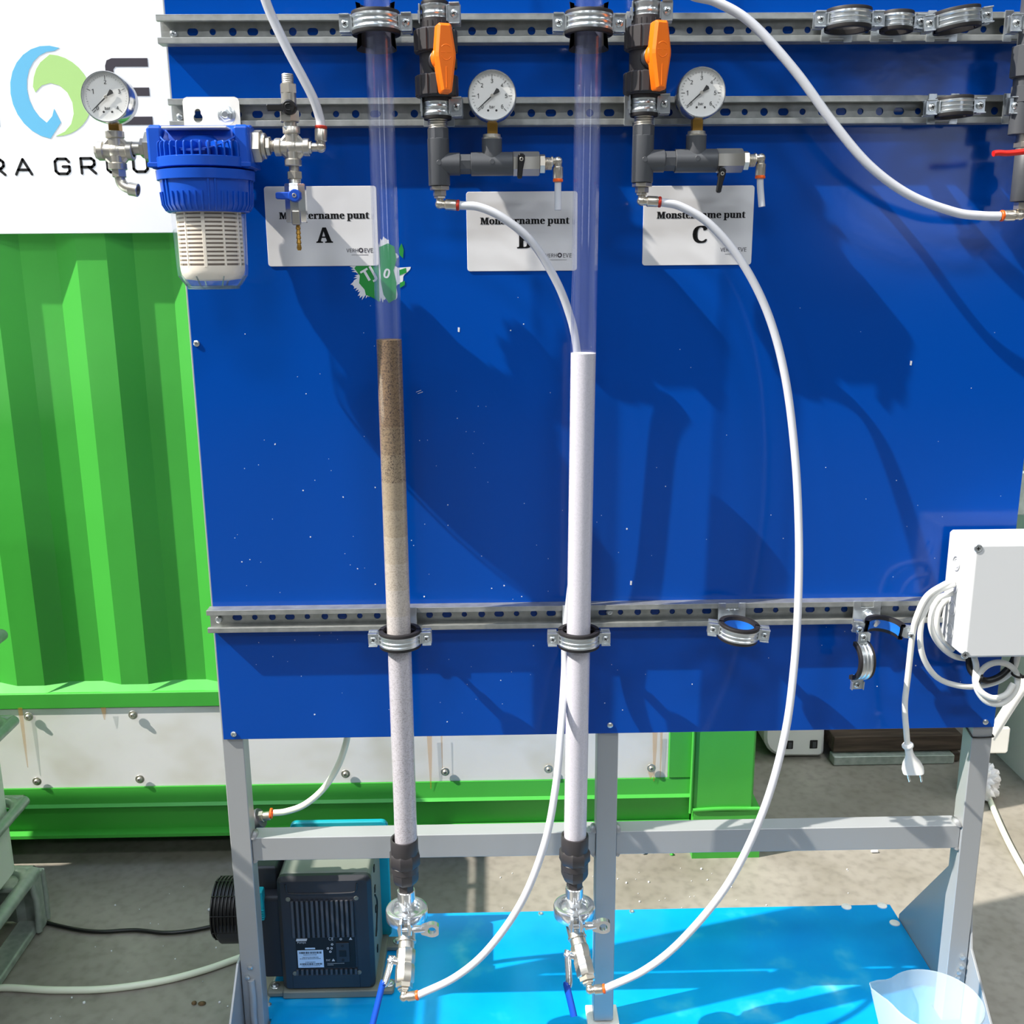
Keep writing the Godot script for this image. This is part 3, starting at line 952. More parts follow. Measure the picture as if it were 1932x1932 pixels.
func clamp_ear(t: Node3D, tr: Transform3D, sx: float, r: float, w: float, front := true, back := true) -> void:
	var g := Geo.new()
	g.t = tr
	var cx := sx * (r + 0.0105)
	for s in [-1.0, 1.0]:
		if (s > 0 and not front) or (s < 0 and not back):
			continue
		g.box(Vector3(cx, 0, s * 0.0042), Vector3(0.0165, w * 1.05, 0.002), 0.0006)
		g.box(Vector3(cx + sx * 0.001, w * 0.56, s * 0.0068), Vector3(0.0135, 0.0018, 0.0065), 0.0005)
		g.box(Vector3(cx + sx * 0.001, -w * 0.56, s * 0.0068), Vector3(0.0135, 0.0018, 0.0065), 0.0005)
		g.box(Vector3(sx * (r + 0.002), 0, s * 0.0068), Vector3(0.002, w * 0.9, 0.0072), 0.0005)
	part(g, "ear", M.zinc, t)
	g = Geo.new()
	g.t = tr * along(Vector3(cx + sx * 0.0005, 0, 0.005), Vector3.BACK)
	g.lathe([Vector2(0, -0.016), Vector2(0.0025, -0.016), Vector2(0.0025, 0), Vector2(0.0052, 0), Vector2(0.0052, 0.0012), Vector2(0.0042, 0.003), Vector2(0.002, 0.0038), Vector2(0, 0.0039)], 18)
	var sc := part(g, "screw", M.zinc, t)
	g = Geo.new()
	g.t = tr * Transform3D(Basis(Vector3.BACK, 0.5), Vector3(cx + sx * 0.0005, 0, 0.0088))
	g.box(Vector3.ZERO, Vector3(0.0050, 0.0011, 0.0006), 0)
	g.box(Vector3.ZERO, Vector3(0.0011, 0.0050, 0.0006), 0)
	part(g, "recess_shade", M.dark, sc)  # thin dark bars in place of the shade in the recess

func pipe_clamp(label: String, c: Vector3, r := 0.0295, w := 0.0185, turn := Vector3.ZERO, group := "", zr := 0.022, liner: Material = null, hinged := false) -> Node3D:
	var t := thing("pipe_clamp", label, "clamp", c, group)
	var tr := Transform3D(Basis.from_euler(turn), c)
	clamp_halves(t, tr, r, w, 0.0, PI, liner if liner else M.rubber)
	clamp_halves(t, tr, r, w, PI, TAU, liner if liner else M.rubber)
	clamp_ear(t, tr, 1.0, r, w)
	var g := Geo.new()
	if hinged:
		g.t = tr
		for s in [-1.0, 1.0]:
			g.box(Vector3(-r - 0.004, 0, s * 0.004), Vector3(0.0022, w * 1.1, 0.014), 0.0006)
		g.box(Vector3(-r - 0.0055, 0, -0.002), Vector3(0.003, w * 0.5, 0.016), 0.001)
		part(g, "hinge", M.zinc, t)
		g = Geo.new()
	else:
		clamp_ear(t, tr, -1.0, r, w)
	var zb := c.z - r - 0.002
	if zb > zr + 0.004:
		g.t = along(Vector3(c.x, c.y, zr - 0.001), Vector3.BACK)
		g.cyl(0.0042, 0, zb - zr, 0.0004, 16)
		if zb - zr > 0.012:
			g.hexa(0.0078, zb - zr - 0.010, zb - zr + 0.002)
	else:
		g.t = Transform3D(Basis.IDENTITY, Vector3(c.x, c.y, zr))
		g.box(Vector3.ZERO, Vector3(0.01, 0.01, 0.006), 0.001)
	part(g, "stud", M.zinc, t)
	g = Geo.new()
	for s in [-1.0, 1.0]:
		g.box(Vector3(c.x + s * 0.0155, clamp_base_y(c.y), zr), Vector3(0.012, 0.040, 0.0022), 0.0007)
	g.box(Vector3(c.x, clamp_base_y(c.y) - 0.003, zr), Vector3(0.022, 0.026, 0.0022), 0.0007)
	for s in [-1.0, 1.0]:
		g.ball(Vector3(c.x + s * 0.0045, clamp_base_y(c.y) + 0.0085, zr), Vector3(0.002, 0.002, 0.002), 8)
	part(g, "slide_plate", M.zinc, t)
	return t

func clamp_base_y(y: float) -> float:
	return 1.7005 if y > 1.64 else 1.5945 if y > 1.3 else 0.8575

func column(label: String, x_top: float, x_low: float, z: float, fills: Array, tag_group: String) -> void:
	var y1 := 1.98
	var y0 := 0.505
	var base := Vector3(x_low, y0, z)
	var t := thing("sand_column", label, "column", base, tag_group)
	var top := Vector3(x_top, 1.7, z)
	var low := Vector3(x_low, 0.51, z)
	var tr := along(low, top - low)
	var l := (top - low).length()
	var g := Geo.new()
	g.t = tr
	var f0: float = fills[-1][0]
	g.pipe(0.0178, 0.0157, -0.01, l + 0.28, 36)
	part(g, "clear_tube", M.clear, t)
	g = Geo.new()
	g.t = tr
	for i in fills.size():
		var ya: float = 0.503 if i == 0 else fills[i - 1][0]
		var yb: float = fills[i][0]
		g = Geo.new()
		g.t = tr
		var a := ya - 0.51
		var b := yb - 0.51
		g.lathe([Vector2(0, a), Vector2(0.0177, a), Vector2(0.0177, b), Vector2(0.0155, b + 0.0004), Vector2(0.008, b + 0.001), Vector2(0, b + 0.0006)], 36)
		part(g, "filter_sand", fills[i][1], t)

func columns() -> void:
	var layers := []
	var sand_top := Vector3(-0.3112, 1.2888, 0.09).y
	var sand_low := Vector3(-0.3271, 0.8057, 0.09).y
	for i in 12:
		layers.append([lerpf(sand_low, sand_top, (i + 1) / 12.0), M.sands[11 - i]])
	column("clear tube filled with brown sand fading to grey, left of the two", -0.329, -0.3305, 0.075, layers, "")
	column("clear tube filled with white sand, right of the two", -0.0545, -0.0640, 0.075, [[Vector3(-0.0597, 1.2676, 0.09).y, M.sand_white]], "")
	var ca := Vector3(-0.3349, 1.6948, 0.075)
	var cb := Vector3(-0.0546, 1.694, 0.075)
	var da := Vector3(-0.3286, 0.8479, 0.075)
	var db := Vector3(-0.0609, 0.8438, 0.075)
	ca.x = -0.332
	pipe_clamp("rubber-lined pipe clamp on the top rail round the brown-sand tube", ca, 0.0285, 0.019, Vector3(0, 0, 0.02))
	pipe_clamp("rubber-lined pipe clamp on the top rail round the white-sand tube", cb, 0.0285, 0.019, Vector3(0, 0, -0.015))
	pipe_clamp("rubber-lined pipe clamp on the low rail round the brown-sand tube", da, 0.0285, 0.017, Vector3(0, 0, 0.015))
	pipe_clamp("rubber-lined pipe clamp on the low rail round the white-sand tube", db, 0.0285, 0.017)
	# rubber packing between tube and clamp
	for q in [[ca, "black rubber packing behind the brown-sand tube in its top clamp", 1.0], [cb, "black rubber packing behind the white-sand tube in its top clamp", 1.0], [da, "black rubber packing round the brown-sand tube in its low clamp", 0.0], [db, "black rubber packing round the white-sand tube in its low clamp", 0.0]]:
		var c: Vector3 = q[0]
		var g := Geo.new()
		g.t = Transform3D(Basis.IDENTITY, Vector3(c.x, c.y, c.z))
		if q[2] > 0.5:
			g.lathe([Vector2(0.0195, -0.026), Vector2(0.0262, -0.032), Vector2(0.0242, -0.012), Vector2(0.0238, 0.012), Vector2(0.0255, 0.026), Vector2(0.0195, 0.024), Vector2(0.0188, 0), Vector2(0.0195, -0.026)], 24, PI - 0.12, TAU + 0.12)
		else:
			g.lathe([Vector2(0.019, -0.010), Vector2(0.0236, -0.010), Vector2(0.0236, 0.009), Vector2(0.019, 0.009), Vector2(0.019, -0.010)], 24, PI + 0.3, TAU - 0.3)
		var o := part(g, "rubber_packing", M.rubber)
		tag(o, q[1], "packing", "rubber packings in the tube clamps")
	# empty clamps
	pipe_clamp("large empty pipe clamp on the top rail, leftmost of the three at the right", Vector3(0.2887, 1.6993, 0.066), 0.027, 0.0165, Vector3(0, 0, 0.0), "empty clamps at the right of the top rails")
	pipe_clamp("small empty pipe clamp on the top rail, between two larger ones", Vector3(0.3566, 1.6982, 0.058), 0.0185, 0.0155, Vector3(0, 0, -0.02), "empty clamps at the right of the top rails")
	pipe_clamp("tilted empty pipe clamp on the top rail, rightmost of the three", Vector3(0.4332, 1.6989, 0.066), 0.027, 0.0165, Vector3(0, 0, 0.13), "empty clamps at the right of the top rails")
	pipe_clamp("small empty pipe clamp on the second rail near its right end", Vector3(0.4435, 1.5921, 0.058), 0.0215, 0.0165, Vector3(0, 0.0, 0.03), "empty clamps at the right of the top rails")
	pipe_clamp("empty pipe clamp with blue inner face on the low rail", Vector3(0.1812, 0.8485, 0.068), 0.0275, 0.0165, Vector3(0.06, -0.12, -0.1), "", 0.022, M.liner)
	# the opened clamp: back half still on its stud, front half swung down
	var c := Vector3(0.4043, 0.8444, 0.066)
	var t := thing("pipe_clamp", "opened pipe clamp on the low rail with its front half hanging down", "clamp", c)
	var r := 0.0275
	var tr := Transform3D(Basis.from_euler(Vector3(0.1, -0.1, -0.1)), c)
	clamp_halves(t, tr, r, 0.0165, PI, TAU, M.liner)
	clamp_ear(t, tr, 1.0, r, 0.0165, false, true)
	clamp_ear(t, tr, -1.0, r, 0.0165, false, true)
	var g := Geo.new()
	g.t = along(Vector3(c.x - 0.012, c.y + 0.012, 0.022), Vector3(0.012, -0.012, 0.03))
	g.cyl(0.0062, 0, 0.026, 0.0004, 16)
	g.hexa(0.0082, 0.005, 0.013)
	part(g, "stud", M.zinc, t)
	g = Geo.new()
	for s in [-1.0, 1.0]:
		g.box(Vector3(c.x - 0.012 + s * 0.0155, 0.8575, 0.022), Vector3(0.012, 0.040, 0.0022), 0.0007)
	g.box(Vector3(c.x - 0.012, 0.8545, 0.022), Vector3(0.022, 0.026, 0.0022), 0.0007)
	part(g, "slide_plate", M.zinc, t)
	var hinge := c + Vector3(-r - 0.0105, -0.006, 0.0)
	var hb := Basis.from_euler(Vector3(0.0, 0.15, -PI / 2 - 0.05))
	var hc := hinge + Vector3(0.001, -r - 0.012, 0.002)
	var ht := Transform3D(hb, hc)
	clamp_halves(t, ht, r, 0.0165, 0.0, PI, M.liner)
	clamp_ear(t, ht, 1.0, r, 0.0165, true, false)
	clamp_ear(t, ht, -1.0, r, 0.0165, true, false)

func ribbed_nut(g: Geo, r: float, y0: float, y1: float, ribs := 14) -> void:
	var keep := g.t
	g.t = keep * Transform3D(Basis(Vector3.RIGHT, Vector3.FORWARD, Vector3.UP), Vector3.ZERO)
	var pl := []
	for k in ribs:
		for q in [[0.0, 1.0], [0.62, 1.0], [0.70, 0.93], [0.92, 0.93]]:
			pl.append(Vector2.from_angle(TAU * (k + q[0]) / ribs) * r * q[1])
	g.prism(pl, y0, y1, 0.0011)
	g.t = keep

# push-in elbow: threaded stem along `a` from o, sleeve along `b`; the hose leaves from the returned point
func push_elbow(label: String, o: Vector3, a: Vector3, b: Vector3, l1: float, l2: float, ring: Material, r := 0.0073, group := "push-in elbows") -> Vector3:
	var t := thing("push_elbow", label, "fitting", o, group)
	var knee := o + a.normalized() * l1
	var g := Geo.new()
	g.t = along(o, a)
	g.hexa(r * 1.15, 0.0, l1 * 0.3)
	g.cyl(r * 0.78, l1 * 0.28, l1, 0.0006)
	part(g, "stem", M.nickel, t)
	g = Geo.new()
	g.ball(knee, Vector3.ONE * r * 0.98, 20)
	g.t = along(knee, b)
	g.cyl(r * 0.86, 0, l2 * 0.35, 0.0006)
	g.lathe([Vector2(0, l2 * 0.3), Vector2(r * 0.9, l2 * 0.3), Vector2(r * 1.12, l2 * 0.36), Vector2(r * 1.12, l2 * 0.95), Vector2(r * 1.02, l2), Vector2(0, l2)], 28)
	part(g, "sleeve", M.nickel, t)
	g = Geo.new()
	g.t = along(knee, b)
	g.pipe(r * 1.12, r * 0.84, l2, l2 + 0.0042, 28, 0.0008)
	part(g, "release_ring", ring, t)
	return knee + b.normalized() * (l2 + 0.003)

func gauge(label: String, c: Vector3, r: float, kind: int, base_y: float) -> void:
	var t := thing("pressure_gauge", label, "gauge", Vector3(c.x, base_y, c.z - 0.012))
	var g := Geo.new()
	g.t = along(c + Vector3(0, 0, -0.030), Vector3.BACK)
	g.lathe([Vector2(0, 0), Vector2(r * 0.9, 0), Vector2(r * 0.94, 0.002), Vector2(r * 0.94, 0.024), Vector2(0, 0.024)], 48)
	part(g, "case", M.chrome, t)
	g = Geo.new()
	g.t = along(c + Vector3(0, 0, -0.010), Vector3.BACK)
	g.lathe([Vector2(r * 0.93, -0.004), Vector2(r, -0.002), Vector2(r, 0.0175), Vector2(r * 0.975, 0.0195), Vector2(r * 0.945, 0.0195), Vector2(r * 0.93, 0.0175), Vector2(r * 0.93, 0.008)], 64)
	part(g, "bezel", M.chrome, t)
	g = Geo.new()
	g.t = along(c + Vector3(0, 0, 0.0045), Vector3.BACK)
	g.cyl(r * 0.93, -0.008, 0, 0.0, 48)
	var dial := part(g, "dial", M.dial, t)
	g = Geo.new()
	var z := 0.0003
	var top: int = [6, 4][kind]
	var o := c + Vector3(0, 0, 0.0046)
	for i in top * 10 + 1:
		if kind == 0 and i % 2 == 1:
			continue
		var f := float(i) / (top * 10)
		var a := deg_to_rad(225.0 - 270.0 * f)
		var big := i % 10 == 0
		var half := i % 10 == 5 or kind == 0 and i % 2 == 0
		g.t = Transform3D(Basis(Vector3.BACK, a), o)
		var l0 := 0.68 if big else 0.765 if half else 0.80
		g.box(Vector3(r * (l0 + 0.83) / 2, 0, z), Vector3(r * (0.83 - l0), r * (0.018 if big else 0.008), 0.0003), 0)
		if big:
			g.t = Transform3D.IDENTITY
			g.text(str(i / 10), r * (0.07 if i / 10 == 1 else 0.095), o + Vector3(cos(a), sin(a), 0) * r * 0.58, false, 0.0004, false, 1.0)
	g.t = Transform3D.IDENTITY
	g.text("bar", r * 0.22, o + Vector3(0, -r * 0.42, 0), false, 0.0004, false)
	for s in [-1.0, 1.0]:
		g.ball(o + Vector3(s * r * 0.17, -r * 0.56, 0), Vector3(r * 0.045, r * 0.045, 0.0004), 12)
	part(g, "dial_print", M.ink, dial)
	g = Geo.new()
	g.t = Transform3D(Basis(Vector3.BACK, deg_to_rad(221.0)), o + Vector3(0, 0, 0.002))
	g.prism([Vector2(-r * 0.12, -r * 0.032), Vector2(r * 0.8, -r * 0.012), Vector2(r * 0.8, r * 0.012), Vector2(-r * 0.12, r * 0.032)], 0, 0.0005, 0)
	g.prism([Vector2(-r * 0.1, -r * 0.03), Vector2(-r * 0.1, r * 0.03), Vector2(-r * 0.33, r * 0.1), Vector2(-r * 0.37, 0), Vector2(-r * 0.33, -r * 0.1)], 0, 0.0005, 0)
	part(g, "needle", M.ink, t)
	g = Geo.new()
	g.t = along(o + Vector3(0, 0, 0.002), Vector3.BACK)
	g.cyl(r * 0.075, 0, 0.0016, 0.0005, 18)
	part(g, "hub", M.steel, t)
	g = Geo.new()
	g.t = along(c + Vector3(0, 0, 0.0085), Vector3.BACK)
	g.lathe([Vector2(r * 0.925, -0.0008), Vector2(r * 0.925, 0), Vector2(0, 0.0002)], 48)
	part(g, "glass", M.glass, t)
	g = Geo.new()
	g.t = Transform3D(Basis.IDENTITY, Vector3(c.x, 0, c.z - 0.018))
	g.box(Vector3(0, (c.y - r * 0.9 + base_y) / 2, 0), Vector3(r * 0.44, c.y - r * 0.9 - base_y, r * 0.44), 0.0008)
	part(g, "brass_stem", M.brass, t)

# one sampling line: union ball valve, two tees, gauge, drain valve and push-in elbows
func valve_line(o: Vector3, lean: float, which: String, lever_down: bool) -> Array:
	var k := 0.000692 / 4.6        # crop pixels to metres
	var Y := func(c: float) -> float: return o.y + (1425.0 - c) * k
	var up := func(c: float) -> Vector3: return Vector3(o.x + lean * (1425.0 - c) * k, o.y + (1425.0 - c) * k, o.z)
	var axis := Basis(Vector3(1, -lean, 0).normalized(), Vector3(lean, 1, 0).normalized(), Vector3.BACK)
	# steel nipple at the top
	var t := thing("steel_nipple", "steel reducing nipple above the upper clamp on the %s valve" % which, "fitting", up.call(250.0), "steel nipples over the ball valves")
	var g := Geo.new()
	g.t = Transform3D(axis, up.call(250.0))
	g.cyl(0.0125, 0.0, 0.028, 0.001)
	g.lathe([Vector2(0.0155, 0.012), Vector2(0.0155, 0.026), Vector2(0.012, 0.030), Vector2(0.012, 0.031), Vector2(0, 0.031)], 28)
	g.hexa(0.0128, 0.030, 0.039)
	g.threads(0.0112, 0.039, 0.062, 7)
	part(g, "body", M.steel, t)
	pipe_clamp("upper pipe clamp on the %s valve" % which, up.call(190.0), 0.0150, 0.022, Vector3(0, -0.1, 0), "clamps on the ball valves", 0.022, null, true)
	pipe_clamp("lower pipe clamp on the %s valve" % which, up.call(950.0), 0.0155, 0.021, Vector3(0, -0.1, 0), "clamps on the ball valves", 0.022, null, true)
	# ball valve
	t = thing("ball_valve", "dark plastic union ball valve with orange handle, %s" % which, "valve", up.call(870.0))
	g = Geo.new()
	g.t = Transform3D(axis, up.call(870.0))
	var L := func(c: float) -> float: return (870.0 - c) * k
	g.cyl(0.0218, L.call(700.0), L.call(490.0), 0.001, 32)
	g.cyl(0.0186, L.call(330.0), L.call(225.0), 0.0006, 32)
	g.cyl(0.019, L.call(905.0), L.call(850.0), 0.0006, 32)
	for i in 18:
		var a := TAU * i / 18.0
		g.box(Vector3(cos(a) * 0.0186, L.call(285.0), sin(a) * 0.0186), Vector3(0.0016, 0.010, 0.0016), 0.0003)
	var yw := axis * Vector3(0.2, 0, 0.98)
	g.box(Vector3(0.006, L.call(590.0), 0.0), Vector3(0.0438, 0.014, 0.012), 0.002)
	g.t = along(up.call(590.0), yw)
	g.cyl(0.0135, 0.012, 0.029, 0.001, 28)
	part(g, "body", M.pvc_dark, t)
	for q in [[500.0, 320.0], [860.0, 690.0]]:
		g = Geo.new()
		g.t = Transform3D(axis, up.call(870.0))
		ribbed_nut(g, 0.0288, L.call(q[0]), L.call(q[1]), 14)
		g.cyl(0.0245, L.call(q[0]) - 0.0015, L.call(q[1]) + 0.0015, 0.001, 28)
		part(g, "union_nut", M.pvc_dark, t)
	g = Geo.new()
	var hb := Basis(Vector3.UP, 0.30)
	var hc: Vector3 = up.call(590.0) + hb * Vector3(0.001, 0, 0.030)
	g.t = Transform3D(hb, hc)
	var q := 0.000692 / 4.6
	g.prism([Vector2(-66, 262) * q, Vector2(-50, 276) * q, Vector2(40, 276) * q, Vector2(56, 262) * q, Vector2(90, 42) * q, Vector2(90, 8) * q, Vector2(50, -262) * q, Vector2(38, -276) * q, Vector2(-34, -276) * q, Vector2(-46, -262) * q, Vector2(-88, 8) * q, Vector2(-88, 42) * q], -0.002, 0.0185, 0.0035)
	g.t = along(hc + hb * Vector3(0, 0.002, 0), hb * Vector3.BACK)
	g.cyl(0.0155, -0.004, 0.007, 0.002, 28)
	var hn := part(g, "handle", M.orange, t)
	g = Geo.new()
	g.t = Transform3D(hb, hc + hb * Vector3(0, 0, 0.0183))
	g.box(Vector3(0, -0.0235, 0), Vector3(0.0022, 0.026, 0.0016), 0.0006)
	for s in [-1.0, 1.0]:
		g.box(Vector3(s * 0.0042, 0.0065, 0), Vector3(0.006, 0.0012, 0.001), 0.0003)
	var arc := []
	for i in 7:
		var a := lerpf(-PI + 0.35, -0.35, i / 6.0)
		arc.append(Vector3(cos(a) * 0.0068, 0.004 + sin(a) * 0.0068, 0))
	g.tube(arc, 0.0007, 6, 3)
	arc = []
	for i in 6:
		var a := lerpf(0.6, PI - 0.6, i / 5.0)
		arc.append(Vector3(cos(a) * 0.0068, 0.009 + sin(a) * 0.0065, 0))
	g.tube(arc, 0.0007, 6, 3)
	part(g, "raised_mark", M.orange, hn)
	# threaded nipple and vertical tee
	t = thing("pipe_tee", "grey plastic vertical tee under the %s valve" % which, "fitting", up.call(1610.0))
	g = Geo.new()
	g.t = Transform3D(axis, up.call(1610.0))
	var T := func(c: float) -> float: return (1610.0 - c) * k
	g.threads(0.0132, T.call(1130.0), T.call(1040.0), 5)
	part(g, "threaded_nipple", M.steel, t)
	g = Geo.new()
	g.t = Transform3D(axis, up.call(1610.0))
	g.hexa(0.0147, T.call(1215.0), T.call(1118.0), 8)
	part(g, "hex_adaptor", M.pvc, t)
	g = Geo.new()
	g.t = Transform3D(axis, up.call(1610.0))
	g.lathe([Vector2(0.011, 0), Vector2(0.0142, 0.0), Vector2(0.0146, 0.001), Vector2(0.0146, T.call(1212.0)), Vector2(0.0140, T.call(1208.0)), Vector2(0.011, T.call(1208.0))], 36)
	g.t = along(o, Vector3.RIGHT)
	g.lathe([Vector2(0, 0), Vector2(0.0148, 0.004), Vector2(0.0148, 189 * k), Vector2(0.0142, 190 * k), Vector2(0, 190 * k)], 36)
	g.t = along(o + Vector3(0.001, 0.001, 0.0137), Vector3.BACK)
	g.cyl(0.0035, -0.001, 0.0012, 0.0003, 16)
	part(g, "body", M.pvc, t)
	# horizontal tee with hex nipple
	var ox := o.x
	t = thing("pipe_tee", "grey plastic horizontal tee under the gauge of the %s line" % which, "fitting", o + Vector3(480 * k, 0, 0))
	g = Geo.new()
	g.t = along(o + Vector3(186 * k, 0, 0), Vector3.RIGHT)
	g.hexa(0.0138, 0, 105 * k, 8)
	part(g, "hex_adaptor", M.pvc, t)
	g = Geo.new()
	g.t = along(o + Vector3(288 * k, 0, 0), Vector3.RIGHT)
	g.lathe([Vector2(0, 0), Vector2(0.0148, 0), Vector2(0.0154, 0.0006), Vector2(0.0154, 374 * k), Vector2(0.0148, 376 * k), Vector2(0, 376 * k)], 36)
	var bx := o + Vector3(478 * k, 0, 0)
	g.t = Transform3D(Basis.IDENTITY, bx)
	g.lathe([Vector2(0.0136, 0), Vector2(0.0136, 208 * k), Vector2(0.0130, 212 * k), Vector2(0.009, 212 * k)], 36)
	g.t = along(bx + Vector3(0, 0.002, 0.0145), Vector3.BACK)
	g.cyl(0.0034, -0.001, 0.0012, 0.0003, 16)
	part(g, "body", M.pvc, t)
	g = Geo.new()
	g.t = Transform3D(Basis.IDENTITY, bx)
	g.lathe([Vector2(0.0132, 208 * k), Vector2(0.0136, 212 * k), Vector2(0.0136, 224 * k), Vector2(0.012, 228 * k), Vector2(0.0118, 250 * k), Vector2(0, 250 * k)], 30)
	part(g, "steel_bush", M.steel, t)
	gauge("round pressure gauge reading zero on a 6 bar dial, %s line" % which, bx + Vector3(0.001, 555 * k, 0.014), 0.0320, 0, bx.y + 250 * k)
	# steel drain valve with black lever
	t = thing("drain_valve", "square steel drain valve with black lever, right end of the %s line" % which, "valve", o + Vector3(664 * k, 0, 0))
	g = Geo.new()
	g.t = along(o + Vector3(664 * k, 0, 0), Vector3.RIGHT)
	g.lathe([Vector2(0, 0), Vector2(0.0150, 0), Vector2(0.0158, 0.0008), Vector2(0.0158, 230 * k), Vector2(0.0146, 240 * k), Vector2(0, 240 * k)], 6, 0.0, TAU, true)
	part(g, "body", M.steel, t)
	g = Geo.new()
	g.t = along(o + Vector3(664 * k, 0, 0), Vector3.RIGHT)
	g.hexa(0.0128, 240 * k, 292 * k)
	g.threads(0.0085, 292 * k, 352 * k, 5)
	part(g, "hex_nipple", M.nickel, t)
	g = Geo.new()
	var lx := o + Vector3((735 if not lever_down else 690) * k, 22 * k, 0.0145)
	if lever_down:
		lx = o + Vector3(700 * k, -125 * k, 0.010)
	g.t = Transform3D(Basis(Vector3.BACK, -0.08 if not lever_down else -0.14), lx)
	g.prism([Vector2(-30, 40) * k, Vector2(-15, 56) * k, Vector2(15, 56) * k, Vector2(32, 40) * k, Vector2(34, 0) * k, Vector2(24, -70) * k, Vector2(20, -150) * k, Vector2(8, -160) * k, Vector2(-14, -160) * k, Vector2(-24, -148) * k, Vector2(-26, -60) * k], 0, 0.006, 0.0012)
	g.t = along(lx + Vector3(0, 0, -0.006), Vector3.BACK)
	g.cyl(0.0042, -0.002, 0.008, 0.0004, 16)
	if lever_down:
		g.tube([lx + Vector3(0.002, 0.006, 0.002), lx + Vector3(0.002, 0.012, -0.004)], 0.004, 8)
	var lv := part(g, "lever", M.black, t)
	g = Geo.new()
	g.t = along(lx + Vector3(0.0005, 0.001, 0.0062), Vector3.BACK)
	g.pipe(0.0026, 0.0014, -0.001, 0.0006, 14, 0.0002)
	part(g, "lever_screw", M.steel, lv)
	var e := push_elbow("nickel push-in elbow with orange ring pointing down, end of the %s line" % which, o + Vector3(1008 * k, 0.003, 0), Vector3.RIGHT, Vector3(0.0, -1, 0.0), 0.0095, 0.0225, M.ring, 0.0062)
	g = Geo.new()
	var bend := 0.0 if not lever_down else 0.004
	g.tube([e, e + Vector3(bend * 0.2, -0.012, 0), e + Vector3(bend * 0.6, -0.024, 0), e + Vector3(bend, -0.038, 0.001)], 0.0046, 16, 4)
	tag(part(g, "tube_stub", M.hose), "short white tube end hanging from the elbow of the %s line" % which, "tube", "short tube ends")
	# bottom outlet
	t = thing("steel_bush", "steel hex bush in the foot of the %s vertical tee" % which, "fitting", up.call(1660.0))
	g = Geo.new()
	g.t = Transform3D(axis, up.call(1610.0))
	g.hexa(0.0136, -40 * k, 0)
	g.hexa(0.0092, -90 * k, -40 * k)
	part(g, "body", M.nickel, t)
	var d: Vector3 = up.call(1700.0)
	var he := push_elbow("nickel push-in elbow with dark red ring under the %s vertical tee" % which, d, Vector3(-lean, -1, 0), Vector3(1, -0.06, 0.05), 0.0105, 0.0225, M.ring_red, 0.0066)
	return [he]

var hose_ends := []
func valve_lines() -> void:
	var a := valve_line(Vector3(-0.2549, 1.5216, 0.065), -0.004, "left sampling", false)
	var b := valve_line(Vector3(0.0212, 1.5242, 0.065), 0.006, "right sampling", true)
	hose_ends = [a[0], b[0]]

func cross_fitting(label: String, c: Vector3, arms: Dictionary, r := 0.0092) -> Node3D:
	var t := thing("cross_fitting", label, "fitting", c)
	var g := Geo.new()
	g.ball(c, Vector3(r * 1.25, r * 1.25, r * 1.15), 24)
	var dirs := {"l": Vector3.LEFT, "r": Vector3.RIGHT, "u": Vector3.UP, "d": Vector3.DOWN}
	for a in arms:
		var l: float = arms[a]
		g.t = along(c, dirs[a])
		g.lathe([Vector2(r, 0), Vector2(r * 0.98, l * 0.62), Vector2(r * 1.22, l * 0.68), Vector2(r * 1.22, l * 0.97), Vector2(r * 1.15, l), Vector2(r * 0.8, l), Vector2(r * 0.8, l * 0.8), Vector2(0, l * 0.8)], 28)
	# webs between the arms
	g.t = Transform3D(Basis.IDENTITY, c)
	g.prism([Vector2(-r * 1.9, r * 0.75), Vector2(-r * 0.75, r * 1.9), Vector2(r * 0.75, r * 1.9), Vector2(r * 1.9, r * 0.75), Vector2(r * 1.9, -r * 0.75), Vector2(r * 0.75, -r * 1.9), Vector2(-r * 0.75, -r * 1.9), Vector2(-r * 1.9, -r * 0.75)], -r * 0.55, r * 0.55, r * 0.3)
	part(g, "body", M.steel, t)
	return t

